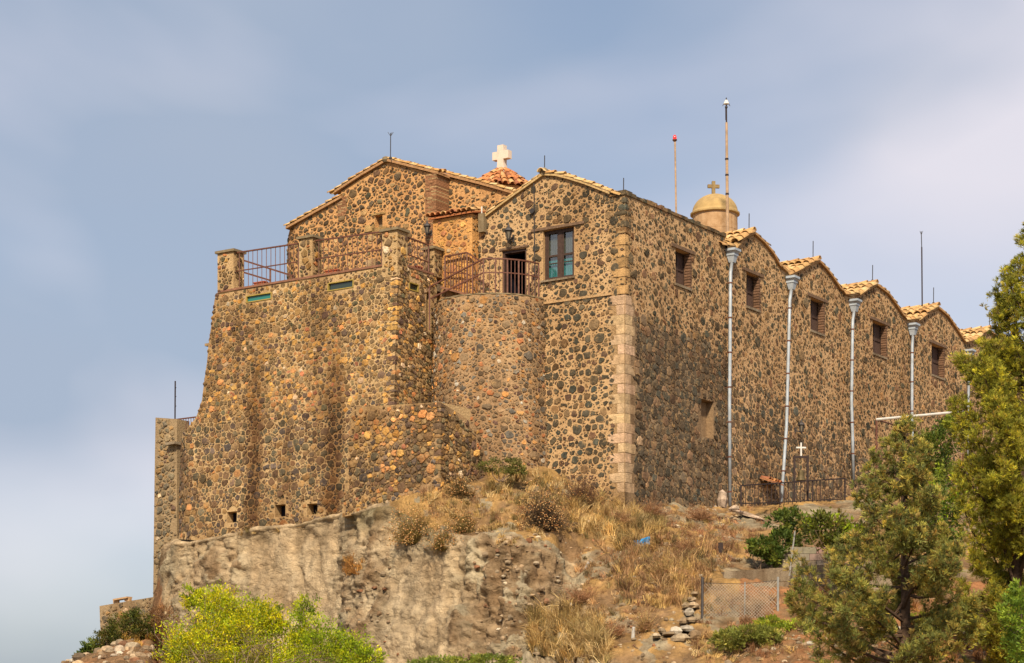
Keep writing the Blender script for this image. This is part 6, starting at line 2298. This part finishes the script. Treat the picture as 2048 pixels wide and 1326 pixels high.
bush('broom_shrub', 'large bright yellow-green shrub in front of the pale cliff', b0, lobes_px(b0, SY, [
    (440, 1215, 52, 46, 0.2, 0.7), (385, 1195, 30, 28, 0.3, 0.4), (500, 1255, 70, 60, -0.2, 0.9), (420, 1290, 90, 60, -0.4, 1.0), (545, 1240, 40, 36, 0.1, 0.5), (370, 1310, 50, 50, -0.3, 0.7), (600, 1290, 50, 45, -0.2, 0.7), (520, 1330, 110, 50, -0.6, 1.0)]), 34000, 0.085, 0.038, YG, twigs=22, shell=0.35, group='bright broom shrubs', stems=4)
b0 = bpos(660, 1400, SY - 1)
bush('broom_shrub', 'smaller bright green shrub right of the large yellow-green one', b0, lobes_px(b0, SY - 1, [
    (610, 1225, 34, 34, 0.3, 0.4), (650, 1285, 60, 50, 0, 0.7), (700, 1305, 52, 45, -0.2, 0.6), (735, 1320, 35, 30, -0.3, 0.5), (640, 1340, 90, 40, -0.5, 0.8)]), 15000, 0.08, 0.036, [YG[1], YG[3], (0.30, 0.42, 0.02), YG[0], YG[4]], twigs=18, shell=0.35, group='bright broom shrubs', stems=4)
b0 = bpos(480, 1420, SY - 3)
bush('twiggy_shrub', 'bare brownish twiggy shrub among the yellow-green foliage', b0, lobes_px(b0, SY - 2.0, [
    (505, 1290, 60, 40, 0, 0.5), (400, 1310, 50, 35, -0.2, 0.5), (620, 1318, 50, 30, -0.2, 0.5)]), 2200, 0.07, 0.02, [(0.19, 0.15, 0.06), (0.15, 0.11, 0.05), (0.24, 0.21, 0.05)], twigs=40, stems=10)
gl = PY(230, 1330, 66)
for (ells, lab, n, pal) in (
    ([(240, 1262, 30, 34, 0, 0.6), (265, 1245, 22, 22, 0.1, 0.4), (215, 1285, 28, 24, -0.2, 0.5)], 'dark green shrub against the low grey wall', 4200, OLV),
    ([(285, 1248, 30, 26, 0, 0.5), (300, 1262, 28, 22, -0.1, 0.5)], 'olive shrub between the low wall and dry grass', 2600, OLV),
    ([(185, 1300, 22, 18, 0, 0.5), (165, 1308, 18, 10, -0.1, 0.4), (205, 1300, 20, 18, -0.2, 0.4)], 'small dark green shrub spilling left at the hill edge', 2200, GR)):
    bb = PY(ells[0][0], ells[0][1] + 50, 67)
    bush('green_shrub', lab, bb, lobes_px(bb, 67, ells), n, 0.10, 0.04, pal, group='green shrubs at bottom left', stems=3, twigs=6)
bb = PY(335, 1290, 66.5)
bush('dry_bush', 'orange brown dry bush beside the cliff foot', bb, lobes_px(bb, 66.5, [(335, 1245, 32, 34, 0, 0.5), (318, 1228, 20, 18, 0, 0.4)]), 2200, 0.08, 0.022, [(0.26, 0.13, 0.05), (0.22, 0.11, 0.05), (0.30, 0.16, 0.06)], twigs=14, stems=6)
for (ells, lab, y, n, pal) in (
    ([(1572, 1042, 34, 26, 0, 0.7), (1562, 1085, 30, 28, -0.2, 0.6), (1602, 1065, 28, 34, 0, 0.7)], 'dark green leafy shrub below the yard railing', 62.5, 2800, GR),
    ([(1520, 1095, 26, 16, 0, 0.6), (1545, 1110, 22, 22, -0.1, 0.5)], 'low dark green sprawl left of the thin grey pole', 62.0, 2000, GR),
    ([(1650, 1060, 46, 40, 0, 0.8), (1700, 1080, 44, 40, 0.2, 0.8)], 'yellowish green shrub behind the shorter juniper', 60.0, 4200, OLV + [YG[3]]),
    ([(1870, 900, 40, 44, 0, 0.9), (1905, 860, 30, 26, 0, 0.6), (1850, 950, 34, 44, 0.2, 0.8)], 'dark green climber under the white pergola pipe', 68.0, 4600, GR),
    ([(1880, 1045, 40, 70, 0, 0.8), (1900, 980, 30, 60, 0.2, 0.7)], 'deep green shrub in the gap between both junipers', 62.0, 4200, GR + [YG[3]]),
    ([(1920, 845, 34, 18, 0, 0.5)], 'bright yellow-green vine tuft on the pergola pipe', 66.0, 700, [(0.30, 0.33, 0.03), (0.22, 0.26, 0.03)])):
    bb = PY(ells[0][0], ells[0][1] + 60, y)
    bush('green_shrub', lab, bb, lobes_px(bb, y, ells), n, 0.13, 0.06, pal, group='leafy shrubs below the side wall', stems=3, twigs=5)
for (ells, lab, y, n, pal) in (
    ([(1460, 1280, 32, 22, 0, 0.6), (1500, 1268, 34, 18, 0.1, 0.6), (1530, 1275, 30, 18, 0, 0.5)], 'pale yellow-green low bush at the foot of the chain-link fence', 56.0, 5200, [(0.24, 0.26, 0.05), (0.32, 0.30, 0.06), (0.18, 0.20, 0.04)]),
    ([(1580, 1252, 50, 12, 0, 0.6), (1540, 1246, 30, 10, 0, 0.5)], 'bright green weeds along the fence behind the juniper', 57.5, 2600, [(0.30, 0.36, 0.03), (0.22, 0.30, 0.03), (0.40, 0.38, 0.04)]),
    ([(2035, 1230, 34, 44, 0, 0.7), (2050, 1290, 40, 40, 0, 0.7), (2052, 1190, 30, 30, 0, 0.6)], 'bright green broad-leaved bush at the lower right edge', 44.0, 4200, [(0.20, 0.30, 0.03), (0.27, 0.36, 0.035), (0.15, 0.24, 0.03)]),
    ([(1890, 1240, 24, 12, 0, 0.4), (1840, 1235, 30, 10, 0, 0.4)], 'small yellow-green weeds on the orange bank', 55.0, 900, [(0.34, 0.34, 0.03), (0.26, 0.30, 0.03)]),
    ([(985, 1322, 50, 14, 0, 0.6), (880, 1326, 60, 12, 0, 0.6)], 'low green leafy growth at the foot of the rock', 57.0, 3200, [(0.22, 0.28, 0.04), (0.15, 0.20, 0.035), (0.30, 0.32, 0.05)]),
    ([(1000, 930, 44, 16, 0, 0.5), (1030, 940, 24, 10, 0, 0.4)], 'green tuft growing at the foot of the round tower', 64.9, 1400, [(0.14, 0.15, 0.035), (0.20, 0.18, 0.05)])):
    bb = PY(ells[0][0], ells[0][1] + 30, y)
    bush('low_bush', lab, bb, lobes_px(bb, y, ells), n, 0.10, 0.038, pal, group='low bushes on the slope', stems=3, twigs=8)
FH = [(0.62, 0.38, 0.16), (0.56, 0.30, 0.11), (0.70, 0.48, 0.24), (0.46, 0.22, 0.09)]
SC = [(0.24, 0.16, 0.06), (0.17, 0.11, 0.05), (0.30, 0.20, 0.07)]
SCD = [(0.085, 0.055, 0.035), (0.12, 0.075, 0.045)]
for (u, v, y, ru, rv, ns_, nh, sc, lab, lc) in (
    (830, 1082, 64.0, 78, 92, 700, 520, SC, 'rounded golden-flowered dry shrub on the rock left of the knoll', ((0.16, 0.13, 0.03), (0.22, 0.16, 0.04))),
    (885, 1098, 62.9, 44, 58, 330, 230, SC, 'lower golden-flowered tuft right below the rounded one', ((0.16, 0.13, 0.03), (0.22, 0.16, 0.04))),
    (925, 1062, 63.4, 44, 66, 260, 170, SC, 'sparse golden-flowered shrub leaning right on the knoll', ((0.18, 0.14, 0.04), (0.24, 0.17, 0.05))),
    (915, 992, 65.0, 46, 52, 420, 220, SC, 'dry brown shrub beside the small buttress opening', ((0.12, 0.10, 0.04), (0.17, 0.12, 0.05))),
    (1090, 1060, 62.8, 62, 108, 900, 460, SCD, 'dark twiggy shrub with pale flower heads at the knoll edge', ((0.06, 0.045, 0.03), (0.10, 0.07, 0.04))),
    (960, 935, 66.0, 30, 56, 260, 60, SC, 'wispy dry shrub between buttress and round tower', ((0.20, 0.15, 0.05), (0.15, 0.11, 0.04))),
    (1165, 1014, 64.6, 80, 84, 600, 120, [(0.20, 0.10, 0.06), (0.14, 0.075, 0.05)], 'brown dead brush against the front wall foot', ((0.12, 0.07, 0.045), (0.15, 0.09, 0.05))),
    (708, 1145, 67.0, 18, 26, 160, 40, STRAW, 'small orange dry tuft on the pale cliff', ((0.42, 0.21, 0.06), (0.36, 0.17, 0.05)))):
    g_ = ground_at(u, v)
    dry_shrub(lab, (g_.x, g_.y + 0.1, g_.z), (ru * y / FPX, ru * y / FPX * 0.8, rv * y / FPX), int(ns_ * 1.6), nh * 2, FH, sc, 1, 0.024, ns_ * 6, lc)
for (u, v, ru, rv, lab) in ((1165, 1205, 60, 52, 'reddish brown dead brush pile beside the white pipe'), (1330, 1150, 60, 80, 'tall reddish dry weeds in the middle of the slope'), (1375, 1100, 70, 40, 'low rust-brown brush under the side wall'), (1300, 1030, 64, 52, 'rust-brown brush at the side wall foot'), (1400, 1040, 60, 48, 'broad reddish brown brush left of the first downpipe'), (1235, 1050, 52, 50, 'reddish brown dead brush below the quoined corner'), (1230, 1270, 40, 40, 'sparse brown weeds at the bottom of the gully'), (1290, 1260, 40, 60, 'thin tall straw weeds left of the stone heap')):
    g_ = ground_at(u, v)
    dry_shrub(lab, g_, (ru * g_.y / FPX, 0.7, rv * g_.y / FPX), 520, 60, [(0.36, 0.24, 0.12)], RUST_ if 'straw' not in lab and 'weeds in' not in lab else STRAW, 2, 0.02, 900, RUST_)

# ================================================================== LOOSE STONES ON THE SLOPE
rr = random.Random(77)
def rock_geo(c, r, col, g):
    vs, fs = [], []
    n = 6
    rings = ((0.75, -0.5), (1.0, 0.0), (0.72, 0.55))
    ax = [g.uniform(0.7, 1.3) for _ in range(3)]
    rot = g.uniform(0, 6)
    for k, h in rings:
        for i in range(n):
            an = rot + i * 2 * math.pi / n
            q_ = g.uniform(0.75, 1.2)
            vs.append(Vector(c) + Vector((math.cos(an) * k * r * q_ * ax[0], math.sin(an) * k * r * q_ * ax[1], h * r * ax[2] * g.uniform(0.8, 1.15))))
    vs.append(Vector(c) + UP * r * 0.75 * ax[2])
    for j in range(2):
        for i in range(n):
            i2 = (i + 1) % n
            fs.append((j * n + i, j * n + i2, (j + 1) * n + i2, (j + 1) * n + i))
    fs += [(2 * n + i, 2 * n + (i + 1) % n, 3 * n) for i in range(n)]
    return vs, fs
RPAL = [(3, (0.26, 0.19, 0.12)), (2, (0.34, 0.26, 0.17)), (2, (0.17, 0.115, 0.07)), (1, (0.22, 0.11, 0.06)), (0.5, (0.42, 0.36, 0.28))]
for (polys, lab) in (([([(1140, 1040), (1480, 1050), (1450, 1150), (1380, 1330), (1060, 1330), (1120, 1200)], 420, 0.025, 0.07), ([(1300, 1000), (1480, 1010), (1480, 1060), (1300, 1050)], 160, 0.03, 0.08)], 'loose stones scattered over the dry slope'),
                     ([([(1500, 1260), (2048, 1240), (2048, 1330), (1400, 1330)], 320, 0.03, 0.09)], 'loose stones on the orange bank at lower right'),
                     ([([(90, 1290), (330, 1262), (345, 1330), (90, 1330)], 260, 0.05, 0.16)], 'broken reddish rock at the bottom left corner'),
                     ([([(950, 1060), (1130, 1070), (1140, 1330), (950, 1330)], 160, 0.03, 0.09), ([(690, 1180), (780, 1100), (800, 1330), (640, 1330)], 70, 0.03, 0.08)], 'small stones weathering out of the cliff')):
    q = MB()
    for poly, n, r0, r1 in polys:
        for p in hill_pts(poly, n):
            vs, fs = rock_geo(p, rr.uniform(r0, r1) if rr.random() < 0.85 else r1 * 1.3, None, rr)
            q.add(vs, fs, pick(rr, RPAL))
    o = mk('rubble', q, M['rock'], None, kind='stuff')
    tag(o, lab, 'rubble')
# heap of squared stones by the fence
hs = thing('stone_heap', 'collapsed dry stone wall end left of the chain-link fence', 'stone wall', PY(1375, 1266, 57.5))
for (u, v, w_, h_) in ((1375, 1258, 34, 14), (1352, 1262, 26, 12), (1384, 1240, 22, 13), (1366, 1242, 18, 12), (1378, 1225, 20, 12), (1386, 1211, 18, 11), (1372, 1211, 14, 10), (1383, 1199, 15, 10), (1338, 1268, 24, 10), (1360, 1276, 30, 12), (1390, 1270, 22, 14), (1390, 1188, 14, 9), (1325, 1262, 18, 9), (1312, 1272, 20, 9)):
    q = MB()
    c = PY(u, v, ground_at(u, v + 4).y - 0.12)
    s_ = c.y / FPX
    g = rr
    hx, hy_, hz = w_ / 2 * s_, 0.22, h_ / 2 * s_
    vs, fs = rock_geo(c, 1.0, None, g)
    q.add([Vector((c.x + (p.x - c.x) * hx * 1.15, c.y + (p.y - c.y) * hy_, c.z + (p.z - c.z) * hz * 2.0)) for p in vs], fs, pick(g, [(2, (0.34, 0.26, 0.17)), (1, (0.25, 0.18, 0.11)), (0.7, (0.45, 0.38, 0.29))]))
    mk('stone', q, M['rock'], hs)
# ================================================================== RETAINING WALL, FENCE, ODDS AND ENDS
rw = thing('retaining_wall', 'weathered concrete retaining wall in two steps behind the fence', 'wall', PY(1560, 1215, 60.4))
q = MB()
A0, A1 = PY(1448, 1143, 60.9), PY(1900, 1112, 62.5)
dv_ = (A1 - A0).normalized()
nv_ = Vector((-dv_.y, dv_.x, 0)).normalized()
if nv_.y < 0:
    nv_ = -nv_
def slab(p, q_, h_, th, mb):
    mb.hexa([p - UP * h_, q_ - UP * h_, q_ - UP * h_ + nv_ * th, p - UP * h_ + nv_ * th, p, q_, q_ + nv_ * th, p + nv_ * th])
slab(A0, A1, 0.42, 0.45, q)
mk('upper_step', q, M['concrete'], rw)
q = MB()
slab(PY(1440, 1172, 60.5), PY(1900, 1140, 62.1), 1.3, 0.5, q)
mk('lower_step', q, M['concrete'], rw)
bl_ = thing('block_wall', 'short grey concrete block wall under the dark green shrub', 'wall', PY(1580, 1135, 61.8))
for r_ in range(3):
    for c_ in range(5):
        q = MB()
        p = PY(1552, 1134, 62.0) + Vector((c_ * 0.42 + (0.2 if r_ % 2 else 0), 0, r_ * 0.21))
        q.hexa([p, p + Vector((0.41, 0, 0)), p + Vector((0.41, 0.2, 0)), p + Vector((0, 0.2, 0)), p + UP * 0.2, p + Vector((0.41, 0, 0.2)), p + Vector((0.41, 0.2, 0.2)), p + Vector((0, 0.2, 0.2))], (0.24 * rr.uniform(0.85, 1.1), 0.19 * rr.uniform(0.85, 1.1), 0.14))
        mk('block', q, M['block'], bl_)
# chain-link fence: posts and a mesh of crossing wires
fn_ = thing('chain_link_fence', 'sagging chain-link fence on thin posts before the retaining wall', 'fence', PY(1405, 1262, 58.4))
f0t, f0b, f1t, f1b = PY(1404, 1166, 58.6), PY(1402, 1256, 58.4), PY(1562, 1160, 58.9), PY(1558, 1258, 58.5)
for (p, q_, r_) in ((PY(1405, 1154, 58.6), PY(1404, 1262, 58.4), 0.04), (PY(1556, 1154, 58.9), PY(1555.5, 1262, 58.5), 0.035), (PY(1490, 1164, 58.75), PY(1489, 1258, 58.5), 0.02)):
    q = MB()
    q.tube([q_ - UP * 0.3, p], r_, 7)
    mk('fence_post', q, M['iron'] if r_ == 0.04 else M['galv'], fn_)
q = MB()
nx, nz = 40, 26
def fpt(s_, t_):
    p = f0b.lerp(f1b, s_).lerp(f0t.lerp(f1t, s_), t_)
    p.z -= 0.07 * math.sin(math.pi * s_) * t_
    return p
NW = 24
hgt = 1.0
ratio = (f0t - f0b).length / (f1b - f0b).length
for k in range(int(-ratio * NW) - 1, NW + 1):
    for sg in (1, -1):
        s0_ = k / NW
        pts = []
        for j in range(5):
            t_ = j / 4
            s_ = s0_ + t_ * ratio if sg > 0 else s0_ + ratio - t_ * ratio
            if -0.001 <= s_ <= 1.001:
                pts.append(fpt(s_, t_))
        for a_, c_ in zip(pts, pts[1:]):
            q.tube([a_, c_], 0.0075, 3, False)
mk('wire_mesh', q, M['wire'], fn_, kind='stuff')
q = MB()
q.tube([f0t, fpt(0.5, 1), f1t], 0.008, 5)
mk('top_wire', q, M['iron'], fn_)
q = MB()
q.tube([PY(1579, 1152, 60.3), PY(1590, 1062, 60.6)], 0.025, 8)
po_ = mk('leaning_pole', q, M['galv'])
tag(po_, 'thin leaning grey-blue pole rising beside the shorter juniper', 'pole')
g_ = ground_at(1130, 1250)
q = MB()
q.tube([PY(1123, 1257, 59.6), PY(1131, 1234, 59.9), PY(1140, 1208, 60.3)], 0.075, 10)
tag(mk('plastic_pipe', q, M['whitemetal']), 'broken white plastic pipe lying beside the dark rock', 'pipe')
for (u, v, du_, dv_2, lab) in ((1169, 1131, 5, -12, 'small white scrap of pipe high in the gully'), (1266, 1273, 1, -22, 'short white stake in the gully below the straw'), (905, 967, 3, -8, 'tiny white scrap on top of the knoll')):
    p = ground_at(u, v)
    s_ = p.y / FPX
    q = MB()
    q.tube([p, p + Vector((du_ * s_, -0.1, -dv_2 * s_))], [0.055, 0.045], 7)
    tag(mk('white_scrap', q, M['whitemetal']), lab, 'scrap')
p = ground_at(1285, 1092)
q = MB()
vs, k = [], 7
for j in range(4):
    for i in range(k):
        vs.append(p + Vector(((i - 3) * 0.085, -0.06 + rr.uniform(-0.05, 0.05), 0.08 + (j - 1.5) * 0.085 + i * 0.03 + rr.uniform(-0.04, 0.04))))
        vs.append(vs[-1] + Vector((0, 0.02, 0)))
q.add(vs, [(2 * (j * k + i), 2 * (j * k + i + 1), 2 * ((j + 1) * k + i + 1), 2 * ((j + 1) * k + i)) for j in range(3) for i in range(k - 1)] + [(2 * (j * k + i) + 1, 2 * (j * k + i + 1) + 1, 2 * ((j + 1) * k + i + 1) + 1, 2 * ((j + 1) * k + i) + 1) for j in range(3) for i in range(k - 1)])
tag(mk('plastic_sheet', q, M['cloth']), 'crumpled blue plastic scrap on the dry slope', 'litter')
for (u0, v0, u1, v1, w_, lab, mt) in ((1418, 1092, 1470, 1125, 0.09, 'old wooden beam lying across the slope below the yard', 'lintel'), (1441, 1112, 1440, 1092, 0.14, 'short dark stump post on the slope below the yard', 'darkrust')):
    q = MB()
    p, q_ = ground_at(u0, v0) + UP * 0.05, ground_at(u1, v1) + UP * 0.05
    if 'stump' in lab:
        q_ = p + UP * 0.34
    q.bar(p, q_, w_)
    tag(mk('beam' if 'beam' in lab else 'stump', q, M[mt]), lab, 'beam' if 'beam' in lab else 'post')
# pale slabs where the first downpipe ends
for (u, v, r_, lab) in ((1445, 1000, 0.26, 'upright pale rock left of the first downpipe foot'), (1468, 1018, 0.24, 'pale rock at the foot of the first downpipe'), (1500, 1032, 0.34, 'long flat pale slab sloping from the downpipe foot')):
    q = MB()
    p = PY(u, v, 67.8)
    vs, fs = rock_geo(p, r_, None, rr)
    f = Vector((1.6 if 'flat' in lab else 0.8, 1, 0.45 if 'flat' in lab else (1.5 if 'upright' in lab else 0.7)))
    q.add([Vector((p.x + (x.x - p.x) * f.x, x.y, p.z + (x.z - p.z) * f.z - (x.x - p.x) * (0.5 if 'flat' in lab else 0))) for x in vs], fs, (0.42, 0.32, 0.24))
    tag(mk('pale_rock', q, M['rock']), lab, 'rock')
